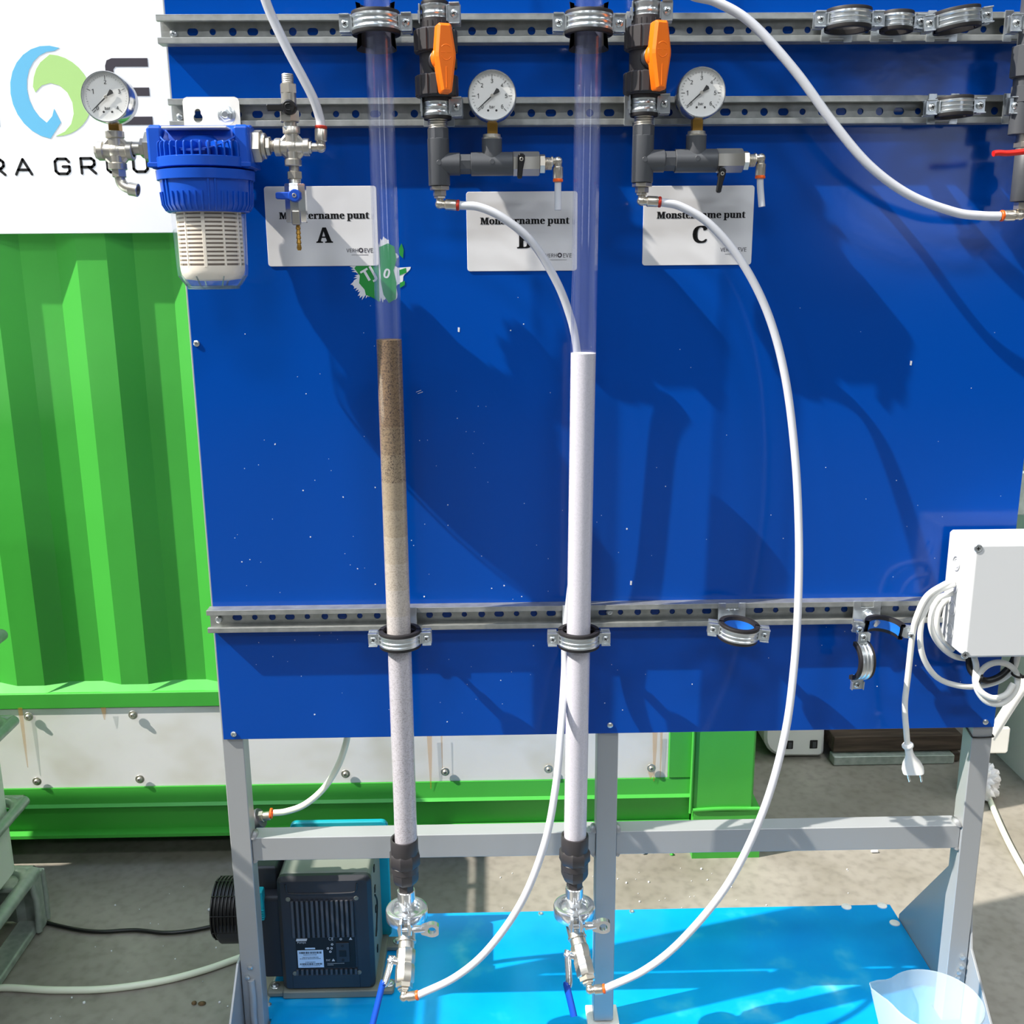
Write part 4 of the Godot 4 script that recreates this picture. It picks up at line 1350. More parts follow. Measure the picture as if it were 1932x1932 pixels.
func prefilter() -> void:
	var fx := -0.5628
	var fz := 0.088
	var k := 0.00069
	var yh := Vector3(-0.568, 1.5125, 0.09).y      # seam between head and collar
	var yc := Vector3(-0.5637, 1.4592, 0.09).y      # collar bottom
	var yb := Vector3(-0.5619, 1.363, 0.09).y      # bowl bottom
	var yp := Vector3(-0.5655, 1.5437, 0.09).y      # pipe axis
	var yt := Vector3(-0.5588, 1.5604, 0.11).y      # top of the head
	# bracket on the second rail
	var b0 := Vector3(-0.6035, 1.614, 0.024)
	var b1 := Vector3(-0.5268, 1.5738, 0.024)
	var t := thing("filter_bracket", "white metal bracket with keyhole slot bolted over the second rail", "bracket", Vector3((b0.x + b1.x) / 2, b1.y, 0.024))
	var c := CSGCombiner3D.new()
	c.name = "plate"
	t.add_child(c)
	var pl := CSGPolygon3D.new()
	pl.name = "sheet"
	var hw := (b1.x - b0.x) / 2
	var hh := b0.y - b1.y
	var fy := Vector3(-0.5586, 1.563, 0.11).y
	var low := fy - b1.y
	pl.polygon = PackedVector2Array([Vector2(-hw, low), Vector2(hw, low), Vector2(hw, hh - 0.006), Vector2(hw - 0.0018, hh - 0.0018), Vector2(hw - 0.006, hh), Vector2(-hw + 0.006, hh), Vector2(-hw + 0.0018, hh - 0.0018), Vector2(-hw, hh - 0.006)])
	pl.depth = 0.0025
	pl.position = Vector3(0, 0, 0.0025)
	pl.material = M.plate_white
	c.add_child(pl)
	for q in [[0.0063, 0.011], [0.0042, 0.016], [0.0042, 0.0185]]:
		var ho := CSGCylinder3D.new()
		ho.name = "keyhole"
		ho.operation = CSGShape3D.OPERATION_SUBTRACTION
		ho.radius = q[0]
		ho.height = 0.02
		ho.sides = 24
		ho.rotation.x = PI / 2
		ho.position = Vector3(Vector3(-0.584, 1.5878, 0.024).x - t.position.x, q[1] + 0.0025, 0.001)
		ho.material = M.plate_white
		c.add_child(ho)
	var g := Geo.new()
	g.box(Vector3(Vector3(-0.5639, 1.5642, 0.1).x, fy, 0.074), Vector3(0.083, 0.0025, 0.106), 0.0008)
	part(g, "flange", M.plate_white, t)
	g = Geo.new()
	g.t = along(Vector3(-0.5447, 1.5901, 0.026), Vector3.BACK)
	g.lathe([Vector2(0, 0), Vector2(0.0125, 0), Vector2(0.0122, 0.0016), Vector2(0.0105, 0.0026), Vector2(0, 0.0028)], 30)
	g.hexa(0.0085, 0.0026, 0.0075)
	g.cyl(0.0045, 0.0075, 0.012, 0.0006, 18)
	part(g, "bolt", M.zinc, t)
	# filter
	t = thing("water_filter", "blue filter housing with clear bowl and slotted white cartridge", "filter", Vector3(fx, yb, fz))
	g = Geo.new()
	g.t = Transform3D(Basis.IDENTITY, Vector3(fx, 0, fz))
	var yband := Vector3(-0.5668, 1.5271, 0.09).y
	g.lathe([Vector2(0, yh + 0.002), Vector2(0.058, yh + 0.002), Vector2(0.0618, yh + 0.003), Vector2(0.0618, yband), Vector2(0.0605, yband + 0.001), Vector2(0.036, yband + 0.001), Vector2(0.036, yt - 0.012), Vector2(0.030, yt - 0.006), Vector2(0, yt - 0.006)], 48)
	g.t = along(Vector3(fx - 0.0655, yp, fz), Vector3.RIGHT)
	g.lathe([Vector2(0, 0), Vector2(0.024, 0), Vector2(0.026, 0.002), Vector2(0.026, 0.129), Vector2(0.024, 0.131), Vector2(0, 0.131)], 36)
	g.t = Transform3D.IDENTITY
	for s in [-1.0, 1.0]:
		g.box(Vector3(fx + s * 0.0555, yp - 0.003, fz), Vector3(0.022, 0.054, 0.058), 0.005)
		g.box(Vector3(fx + s * 0.046, yh + 0.006, fz), Vector3(0.042, 0.006, 0.06), 0.001)
	part(g, "head", M.filter_blue, t)
	# fins round the head
	for i in 15:
		var a := deg_to_rad(lerpf(22.0, 158.0, i / 14.0))
		g = Geo.new()
		var rad := Vector3(cos(a), 0, sin(a))
		g.t = Transform3D(Basis(rad, Vector3.UP, rad.cross(Vector3.UP)), Vector3(fx, 0, fz))
		var top := yt - 0.010 - 0.005 * sin(a)
		g.prism([Vector2(0.034, yband), Vector2(0.0612, yband), Vector2(0.0612, top - 0.006), Vector2(0.0605, top - 0.002), Vector2(0.058, top), Vector2(0.034, top)], -0.0011, 0.0011, 0.0003)
		part(g, "fin", M.filter_blue, t)
	g = Geo.new()
	for q in [[0.055, yt - 0.006, 0.020, 0.45], [0.056, yband + 0.007, 0.001, 1.3]]:
		var arc := []
		for i in 13:
			var a := lerpf(q[3], PI - q[3], i / 12.0)
			arc.append(Vector3(fx + cos(a) * q[0], q[1] - q[2] * sin((a - q[3]) / (PI - 2 * q[3]) * PI), fz + sin(a) * q[0]))
		g.tube(arc, 0.0013, 8, 3)
	part(g, "arched_rib", M.filter_blue, t)
	g = Geo.new()
	g.t = Transform3D(Basis.IDENTITY, Vector3(fx, 0, fz))
	var d := yh - yc
	g.lathe([Vector2(0.048, yc), Vector2(0.0515, yc), Vector2(0.053, yc + 0.001), Vector2(0.0575, yc + d * 0.17), Vector2(0.0585, yc + d * 0.48), Vector2(0.0595, yc + d * 0.76), Vector2(0.0628, yc + d * 0.765), Vector2(0.0635, yc + d * 0.985), Vector2(0.0625, yh - 0.0005), Vector2(0.05, yh - 0.0005)], 56)
	for i in 44:
		var a := TAU * i / 44.0
		var rad := Vector3(cos(a), 0, sin(a))
		g.t = Transform3D(Basis(rad, Vector3.UP, rad.cross(Vector3.UP)), Vector3(fx, 0, fz))
		var tall := 0.48 if i % 8 > 1 else 0.76
		g.prism([Vector2(0.051, yc + 0.001), Vector2(0.0548, yc + 0.002), Vector2(0.0592, yc + d * 0.18), Vector2(0.0608 if tall < 0.6 else 0.0615, yc + d * tall), Vector2(0.055, yc + d * tall)], -0.0011, 0.0011, 0.0003)
	part(g, "collar_nut", M.filter_blue, t)
	# slotted cartridge inside
	g = Geo.new()
	g.t = Transform3D(Basis.IDENTITY, Vector3(fx, 0, fz))
	g.lathe([Vector2(0, yb + 0.012), Vector2(0.036, yb + 0.012), Vector2(0.0385, yb + 0.018), Vector2(0.0385, yc), Vector2(0, yc)], 40)
	part(g, "filter_core", M.cart_in, t)
	g = Geo.new()
	g.t = Transform3D(Basis.IDENTITY, Vector3(fx, 0, fz))
	var ring := yb + 0.026
	g.lathe([Vector2(0.02, yb + 0.008), Vector2(0.036, yb + 0.010), Vector2(0.0405, yb + 0.016), Vector2(0.042, yb + 0.022), Vector2(0.042, ring + 0.002), Vector2(0.0395, ring + 0.002)], 44)
	for i in 17:
		var y := ring + 0.0035 + i * 0.0054
		if y > yc - 0.001:
			break
		g.lathe([Vector2(0.0388, y + 0.0012), Vector2(0.0418, y + 0.0014), Vector2(0.0418, y + 0.0042), Vector2(0.0388, y + 0.0044)], 40)
	for i in 10:
		var a := TAU * (i + 0.42) / 10.0
		var rad := Vector3(cos(a), 0, sin(a))
		g.t = Transform3D(Basis(rad, Vector3.UP, rad.cross(Vector3.UP)), Vector3(fx, 0, fz))
		var w := 0.0022 if i % 2 == 0 else 0.0013
		g.prism([Vector2(0.0388, ring), Vector2(0.0423, ring), Vector2(0.0423, yc), Vector2(0.0388, yc)], -w, w, 0.0004)
	part(g, "cartridge", M.cart, t)
	g = Geo.new()
	g.t = Transform3D(Basis.IDENTITY, Vector3(fx, 0, fz))
	g.lathe([Vector2(0, yb + 0.0005), Vector2(0.033, yb), Vector2(0.037, yb + 0.002), Vector2(0.0462, yb + 0.015), Vector2(0.047, yb + 0.03), Vector2(0.0485, yc + 0.002)], 48)
	var bowl := part(g, "clear_bowl", M.bowl, t)
	g = Geo.new()
	g.t = Transform3D(Basis.IDENTITY, Vector3(fx, 0, fz))
	for i in 8:
		var a := TAU * (i + 0.3) / 8.0
		var rad := Vector3(cos(a), 0, sin(a))
		g.t = Transform3D(Basis(rad, Vector3.UP, rad.cross(Vector3.UP)), Vector3(fx, 0, fz))
		g.prism([Vector2(0.034, yb + 0.001), Vector2(0.0375, yb + 0.001), Vector2(0.047, yb + 0.0145), Vector2(0.045, yb + 0.0145)], -0.0006, 0.0006, 0)
	g.t = Transform3D(Basis.IDENTITY, Vector3(fx, 0, fz))
	g.pipe(0.0345, 0.0325, yb - 0.003, yb + 0.001, 40)
	part(g, "foot_ribs", M.bowl_edge, bowl)
	# right manifold
	var cr := Vector3(-0.4464, 1.5418, 0.09)
	t = thing("reducing_nipple", "steel reducing nipples between filter head and right cross fitting", "fitting", Vector3(fx + 0.066, yp, fz))
	g = Geo.new()
	g.t = along(Vector3(fx + 0.0655, yp, fz), Vector3.RIGHT)
	g.hexa(0.0215, 0, 0.0115)
	g.cyl(0.0165, 0.0115, 0.0165, 0.001)
	g.hexa(0.0125, 0.0165, 0.0225)
	g.threads(0.0075, 0.0225, 0.0285, 3)
	g.hexa(0.0108, 0.0285, 0.036)
	g.threads(0.0080, 0.036, 0.048, 3)
	part(g, "body", M.steel, t)
	cross_fitting("steel cross fitting right of the blue filter, with two small valves", cr, {"l": 0.0225, "r": 0.0228, "u": 0.0255, "d": 0.0235})
	var e := push_elbow("nickel push-in elbow right of the filter, hose going up", cr + Vector3(0.021, 0, 0), Vector3.RIGHT, Vector3(0.06, 1, 0), 0.0165, 0.0225, M.ring_red, 0.0072)
	hose_ends.append(e)
	# upper small valve, black lever
	t = thing("small_valve", "small steel valve with black lever above the right cross fitting", "valve", cr + Vector3(0, 0.026, 0))
	g = Geo.new()
	g.t = Transform3D(Basis.IDENTITY, cr + Vector3(-0.0012, 0.024, 0))
	g.cyl(0.0085, 0, 0.008, 0.0006)
	g.hexa(0.0135, 0.007, 0.0215)
	g.cyl(0.0098, 0.0215, 0.052, 0.002)
	g.hexa(0.0112, 0.042, 0.054)
	g.threads(0.0078, 0.054, 0.066, 5)
	part(g, "body", M.steel, t)
	g = Geo.new()
	var lo := Vector3(-0.4458, 1.5894, 0.104)
	g.t = along(lo + Vector3(0, 0, -0.012), Vector3.BACK)
	g.cyl(0.0095, 0, 0.015, 0.002, 24)
	g.t = Transform3D(Basis(Vector3.BACK, 0.02), lo)
	g.prism([Vector2(0, -0.006), Vector2(-0.012, -0.0042), Vector2(-0.027, -0.004), Vector2(-0.0285, -0.002), Vector2(-0.0285, 0.003), Vector2(-0.027, 0.0045), Vector2(-0.012, 0.0042), Vector2(0, 0.006)], -0.003, 0.0025, 0.001)
	g.tube([lo + Vector3(0.002, 0.004, 0.003), lo + Vector3(-0.003, 0.003, 0.003), lo + Vector3(-0.003, -0.003, 0.003), lo + Vector3(0.002, -0.004, 0.003)].map(func(p): return p - lo), 0.001, 8, 3)
	part(g, "lever", M.black, t)
	# lower small valve, blue lever and brass barb
	t = thing("small_valve", "small chrome valve with blue lever and brass barb below the right cross fitting", "valve", Vector3(-0.4489, 1.431, 0.09))
	g = Geo.new()
	var v0 := cr + Vector3(0.001, -0.0235, 0)
	g.t = Transform3D(Basis.IDENTITY, v0)
	g.cyl(0.0068, -0.008, 0.001, 0.0005)
	g.hexa(0.0103, -0.0165, -0.007)
	g.threads(0.0082, -0.023, -0.0165, 3)
	part(g, "hex_nipple", M.steel, t)
	g = Geo.new()
	g.t = Transform3D(Basis.IDENTITY, v0)
	g.lathe([Vector2(0, -0.0725), Vector2(0.0135, -0.0725), Vector2(0.0145, -0.071), Vector2(0.0145, -0.024), Vector2(0.0135, -0.0225), Vector2(0, -0.0225)], 8, PI / 8, TAU + PI / 8, true)
	part(g, "body", M.chrome, t)
	g = Geo.new()
	var bo := Vector3(-0.4437, 1.4798, 0.107)
	g.t = along(bo + Vector3(0, 0, -0.008), Vector3.BACK)
	g.cyl(0.0085, 0, 0.0115, 0.0015, 28)
	g.t = Transform3D(Basis.IDENTITY, bo)
	g.prism([Vector2(0.007, -0.0058), Vector2(-0.023, -0.0045), Vector2(-0.025, -0.003), Vector2(-0.025, 0.003), Vector2(-0.023, 0.0045), Vector2(0.007, 0.0045)], -0.003, 0.002, 0.0012)
	g.prism([Vector2(0.0035, 0.005), Vector2(0.0085, 0.004), Vector2(0.0085, -0.004), Vector2(0.0035, -0.005)], -0.006, 0.001, 0.0008)
	var bl := part(g, "lever", M.lever_blue, t)
	g = Geo.new()
	g.t = along(bo + Vector3(0, 0, 0.0035), Vector3.BACK)
	g.pipe(0.0028, 0.0014, -0.001, 0.0006, 16, 0.0002)
	part(g, "lever_screw", M.steel, bl)
	g = Geo.new()
	g.box(v0 + Vector3(0.0015, -0.0665, 0.012), Vector3(0.012, 0.019, 0.010), 0.002)
	part(g, "outlet_block", M.nickel, t)
	g = Geo.new()
	g.t = along(v0 + Vector3(0.002, -0.075, 0.006), Vector3.DOWN)
	var pr := [Vector2(0, -0.006), Vector2(0.0036, -0.006), Vector2(0.0036, 0)]
	for i in 5:
		pr.append(Vector2(0.0024, i * 0.0062 + 0.0005))
		pr.append(Vector2(0.0034, i * 0.0062 + 0.0055))
	pr.append(Vector2(0.0022, 0.0335))
	pr.append(Vector2(0, 0.0335))
	pr.reverse()
	g.t = along(v0 + Vector3(0.002, -0.075, 0.006), Vector3.UP)
	var prd := []
	for p in pr:
		prd.append(Vector2(p.x, -p.y))
	g.lathe(prd, 20)
	part(g, "brass_barb", M.brass, t)
	# left manifold with its gauge
	var cl := Vector3(-0.6773, 1.5383, 0.09)
	t = thing("reducing_nipple", "steel reducing nipple between left cross fitting and filter head", "fitting", Vector3(fx - 0.066, yp, fz))
	g = Geo.new()
	g.t = along(Vector3(fx - 0.0655, yp - 0.002, fz), Vector3.LEFT)
	g.hexa(0.0205, 0, 0.010)
	g.hexa(0.0125, 0.010, 0.017)
	g.cyl(0.0085, 0.017, 0.032, 0.0006)
	part(g, "body", M.steel, t)
	cross_fitting("steel cross fitting left of the blue filter, under a pressure gauge", cl, {"l": 0.0235, "r": 0.0225, "u": 0.0245, "d": 0.0235}, 0.0098)
	t = thing("hex_plug", "steel hex plug closing the left end of the left cross fitting", "fitting", cl + Vector3(-0.023, 0, 0))
	g = Geo.new()
	g.t = along(cl + Vector3(-0.0225, 0, 0), Vector3.LEFT)
	g.hexa(0.0105, 0, 0.004, 8)
	part(g, "body", M.steel, t)
	gauge("round pressure gauge with 4 bar dial left of the blue filter", Vector3(-0.6767, 1.6018, 0.105), 0.0315, 1, cl.y + 0.0245)
	t = thing("hose_elbow", "small steel elbow nozzle hanging under the left cross fitting", "fitting", cl + Vector3(0, -0.024, 0))
	g = Geo.new()
	var q0 := cl + Vector3(0.001, -0.023, 0)
	g.t = Transform3D(Basis.IDENTITY, q0)
	g.hexa(0.0098, -0.010, 0.0)
	g.t = Transform3D.IDENTITY
	g.tube([q0 + Vector3(0.0, -0.009, 0), q0 + Vector3(0.0015, -0.016, 0), q0 + Vector3(0.006, -0.0215, 0.001), q0 + Vector3(0.014, -0.025, 0.002)], 0.0068, 20, 5)
	g.t = along(q0 + Vector3(0.012, -0.0245, 0.002), Vector3(1, -0.2, 0.05))
	g.pipe(0.0085, 0.006, 0.0, 0.012, 24)
	part(g, "body", M.steel, t)

func labels() -> void:
	var info := [
		["A", Vector3(-0.5051, 1.4439, 0.0015), "white label marked A, at the left under the blue filter's valves"],
		["B", Vector3(-0.1409, 1.4349, 0.0015), "white label marked B, between the two sand columns"],
		["C", Vector3(0.1121, 1.4413, 0.0015), "white label marked C, right of the white-sand column"]]
	for l in info:
		var c: Vector3 = l[1]
		if l[0] == "A":
			c.x += 0.0785
		c.z = 0.0
		var w := 0.1585
		var h := 0.110
		var t := thing("sampling_label", l[2], "label", c, "sampling point labels")
		var g := Geo.new()
		g.t = Transform3D(Basis.IDENTITY, c)
		var pl := []
		for q in [[1, 1, 0.0], [-1, 1, PI / 2], [-1, -1, PI], [1, -1, PI * 1.5]]:
			for i in 5:
				pl.append(Vector2(q[0] * (w / 2 - 0.004), q[1] * (h / 2 - 0.004)) + Vector2.from_angle(q[2] + PI / 2 * i / 4.0) * 0.004)
		g.prism(pl, 0, 0.0015, 0.0004)
		part(g, "plate", M.label, t)
		g = Geo.new()
		for s in [-0.00035, 0.00035]:
			g.text("Monstername punt", 0.127, c + Vector3(0.004 + s, 0.0135, 0.0015), true, 0.0003, true, 1.0)
		part(g, "heading", M.ink, t)
		g = Geo.new()
		for s in [-0.0007, 0.0007]:
			g.text(l[0], 0.0195 if l[0] != "A" else 0.0225, c + Vector3(0.003 + s, -0.012, 0.0015), true, 0.0003, true, 1.0)
		part(g, "letter", M.ink, t)
		g = Geo.new()
		var lc := c + Vector3(0.0525, -0.0335, 0.0015)
		g.text("VERH", 0.0165, lc + Vector3(-0.0108, 0, 0), false, 0.0003, false)
		g.text("EVE", 0.0122, lc + Vector3(0.0127, 0, 0), false, 0.0003, false)
		g.t = along(lc + Vector3(0.0016, 0.0003, 0), Vector3.BACK)
		g.pipe(0.0034, 0.0017, 0, 0.0003, 20, 0.0)
		g.t = Transform3D(Basis.IDENTITY, lc + Vector3(0, -0.0062, 0))
		g.box(Vector3(0, 0, 0.0001), Vector3(0.024, 0.0004, 0.0002), 0)
		part(g, "small_print", M.ink_grey, t)
	# torn sticker
	var c := Vector3(-0.3486, 1.381, 0)
	var t := thing("torn_sticker", "torn green and white sticker remains beside the brown-sand tube", "sticker", c)
	var rng := RandomNumberGenerator.new()
	rng.seed = 5
	var k := 0.00075
	var g := Geo.new()
	g.t = Transform3D(Basis.IDENTITY, c)
	var out := []
	for i in 150:
		var a := TAU * i / 150.0
		var r := 52.0 + 7.0 * sin(a * 5.0 + 1.0) + 4.0 * sin(a * 11.0)
		if cos(a) < 0.35:
			r += (-3.0 if i % 2 == 0 else 2.5) + rng.randf_range(-4.0, 4.0)
		elif sin(a) > 0.15 and sin(a) < 0.55:
			r *= 0.6
		out.append(Vector2.from_angle(a) * r * k)
	g.prism(out, 0, 0.0004, 0, false)
	part(g, "paper", M.torn, t)
	g = Geo.new()
	g.t = Transform3D(Basis.IDENTITY, c + Vector3(0, 0, 0.0004))
	for shape in [[[-46, 6], [-38, 16], [-22, 22], [-14, 34], [1, 36], [0, -58], [-12, -50], [-26, -44], [-28, -34], [-38, -22], [-36, -8]], [[3, 45], [20, 52], [32, 46], [36, 22], [29, 2], [34, -22], [32, -52], [18, -60], [8, -44], [4, -20]], [[40, 40], [46, 52], [50, 40], [48, 24], [42, 30]], [[40, -8], [54, -3], [53, 6], [40, 2]], [[40, -32], [50, -26], [50, -18], [40, -22]]]:
		g.prism(shape.map(func(p): return Vector2(p[0], p[1]) * k), 0, 0.0003, 0, false)
	part(g, "green_print", M.sticker_green, t)
	g = Geo.new()
	g.t = Transform3D(Basis(Vector3.BACK, 0.5), c + Vector3(-0.0135, -0.006, 0.0007))
	g.text("TJ", 0.018, Vector3.ZERO, false, 0.0002)
	g.t = Transform3D(Basis(Vector3.BACK, 0.6), c + Vector3(-0.012, 0.016, 0.0007))
	g.text("NT", 0.016, Vector3.ZERO, false, 0.0002)
	g.t = Transform3D(Basis(Vector3.BACK, -0.3), c + Vector3(0.012, -0.003, 0.0007))
	g.text("0", 0.009, Vector3.ZERO, false, 0.0002)
	part(g, "print", M.torn, t)

func hose(label: String, pts: Array, r: float, m: Material, group := "") -> void:
	var g := Geo.new()
	g.tube(pts, r, 16, 10)
	var o := part(g, "hose", m)
	tag(o, label, "hose", group)

func hoses() -> void:
	var e: Vector3 = hose_ends[2]
	hose("white hose rising from the filter's elbow past the top left rail", [e, Vector3(-0.4086, 1.5784, 0.09), Vector3(-0.4142, 1.5999, 0.095), Vector3(-0.4257, 1.6249, 0.1), Vector3(-0.4414, 1.6557, 0.105), Vector3(-0.4582, 1.6934, 0.11), Vector3(-0.4669, 1.7194, 0.115), Vector3(-0.4766, 1.7556, 0.12)], 0.0060, M.hose)
	e = hose_ends[0]
	hose("white hose arching from the left line behind the white-sand tube to the floor valve", [e, Vector3(-0.2006, 1.4655, 0.068), Vector3(-0.1682, 1.4507, 0.068), Vector3(-0.1304, 1.4204, 0.062), Vector3(-0.0989, 1.3737, 0.052), Vector3(-0.0788, 1.3295, 0.044), Vector3(-0.0651, 1.2768, 0.038), Vector3(-0.057, 1.1766, 0.034), Vector3(-0.0589, 1.0406, 0.032), Vector3(-0.0675, 0.9324, 0.03), Vector3(-0.0777, 0.8304, 0.032), Vector3(-0.0803, 0.7766, 0.05), Vector3(-0.0898, 0.7082, 0.11), Vector3(-0.0987, 0.6372, 0.14), Vector3(-0.1163, 0.553, 0.16), Vector3(-0.151, 0.4622, 0.17), Vector3(-0.202, 0.3813, 0.17), Vector3(-0.2529, 0.3316, 0.168), hose_ends[3]], 0.0057, M.hose)
	e = hose_ends[1]
	hose("long white hose bowing from the right line down to the white-sand column's valve", [e, Vector3(0.0751, 1.4645, 0.066), Vector3(0.1161, 1.4405, 0.066), Vector3(0.1629, 1.3898, 0.064), Vector3(0.2043, 1.3169, 0.062), Vector3(0.2322, 1.2276, 0.066), Vector3(0.2497, 1.1177, 0.075), Vector3(0.257, 1.0107, 0.09), Vector3(0.2562, 0.9121, 0.11), Vector3(0.2499, 0.8129, 0.13), Vector3(0.2358, 0.7134, 0.15), Vector3(0.2064, 0.602, 0.165), Vector3(0.1578, 0.4903, 0.175), Vector3(0.0933, 0.3966, 0.175), Vector3(0.0375, 0.3394, 0.17), hose_ends[4]], 0.0057, M.hose)
	hose("white hose sweeping from the top edge down to the elbow at the right edge", [Vector3(0.044, 1.7664, 0.05), Vector3(0.08, 1.7356, 0.05), Vector3(0.1166, 1.7248, 0.052), Vector3(0.1636, 1.6982, 0.055), Vector3(0.2237, 1.6381, 0.06), Vector3(0.2788, 1.5721, 0.062), Vector3(0.3313, 1.5171, 0.064), Vector3(0.3896, 1.478, 0.065), Vector3(0.4535, 1.4552, 0.065), Vector3(0.4909, 1.45, 0.065), Vector3(0.5176, 1.4491, 0.065)], 0.0062, M.hose)
	hose("short white hose hanging behind the stand above the pump", [Vector3(-0.4257, 0.6798, -0.06), Vector3(-0.4367, 0.6196, -0.07), Vector3(-0.455, 0.5639, -0.08), Vector3(-0.4835, 0.5158, -0.085), Vector3(-0.5189, 0.4842, -0.085), Vector3(-0.5505, 0.4745, -0.08), Vector3(-0.5722, 0.4748, -0.075)], 0.0055, M.hose_cream)
	hose("pale hose lying on the floor across the lower left", [Vector3(-1.2029, 0.007, -0.2183), Vector3(-1.1725, 0.007, -0.2414), Vector3(-1.0648, 0.007, -0.2321), Vector3(-0.9612, 0.007, -0.232), Vector3(-0.8632, 0.007, -0.2505), Vector3(-0.7872, 0.007, -0.2796), Vector3(-0.7167, 0.007, -0.3196), Vector3(-0.634, 0.007, -0.3696)], 0.0068, M.hose_cream)
	hose("cream hose lying on the bright floor at the right edge", [Vector3(1.1154, 0.007, -0.9041), Vector3(1.0903, 0.007, -0.8114), Vector3(1.0611, 0.007, -0.6892), Vector3(1.036, 0.007, -0.5563), Vector3(1.0079, 0.007, -0.3808)], 0.007, M.hose_cream)
	var g := Geo.new()
	g.tube([Vector3(-1.2155, 0.006, -0.4853), Vector3(-1.1792, 0.006, -0.4542), Vector3(-1.0988, 0.006, -0.4243), Vector3(-1.0382, 0.006, -0.4135), Vector3(-0.966, 0.006, -0.4166), Vector3(-0.9004, 0.006, -0.4056), Vector3(-0.8456, 0.006, -0.4111), Vector3(-0.7986, 0.006, -0.4258), Vector3(-0.7612, 0.006, -0.4356), Vector3(-0.7291, 0.006, -0.4457)], 0.0042, 12, 8)
	tag(part(g, "power_cable", M.black), "black power cable on the floor between tank and pump fan", "cable")
	# small pvc end that feeds the hanging hose
	var t := thing("hose_connector", "grey connector with orange ring behind the left post", "fitting", Vector3(-0.5974, 0.4641, -0.075))
	g = Geo.new()
	var c := Vector3(-0.6031, 0.4612, -0.075)
	g.t = along(c, Vector3(1, 0.55, 0.1))
	g.lathe([Vector2(0, -0.03), Vector2(0.0165, -0.03), Vector2(0.0175, -0.028), Vector2(0.0175, 0.010), Vector2(0.0165, 0.012), Vector2(0, 0.012)], 28)
	part(g, "body", M.pvc, t)
	g = Geo.new()
	g.t = along(Vector3(-0.5926, 0.4681, -0.075), Vector3(1, 0.12, 0))
	g.hexa(0.0095, -0.004, 0.004)
	g.cyl(0.0075, 0.003, 0.0155)
	part(g, "sleeve", M.nickel, t)
	g = Geo.new()
	g.t = along(Vector3(-0.5768, 0.4743, -0.075), Vector3(1, 0.0, 0))
	g.pipe(0.009, 0.0058, 0, 0.0035)
	part(g, "release_ring", M.ring, t)

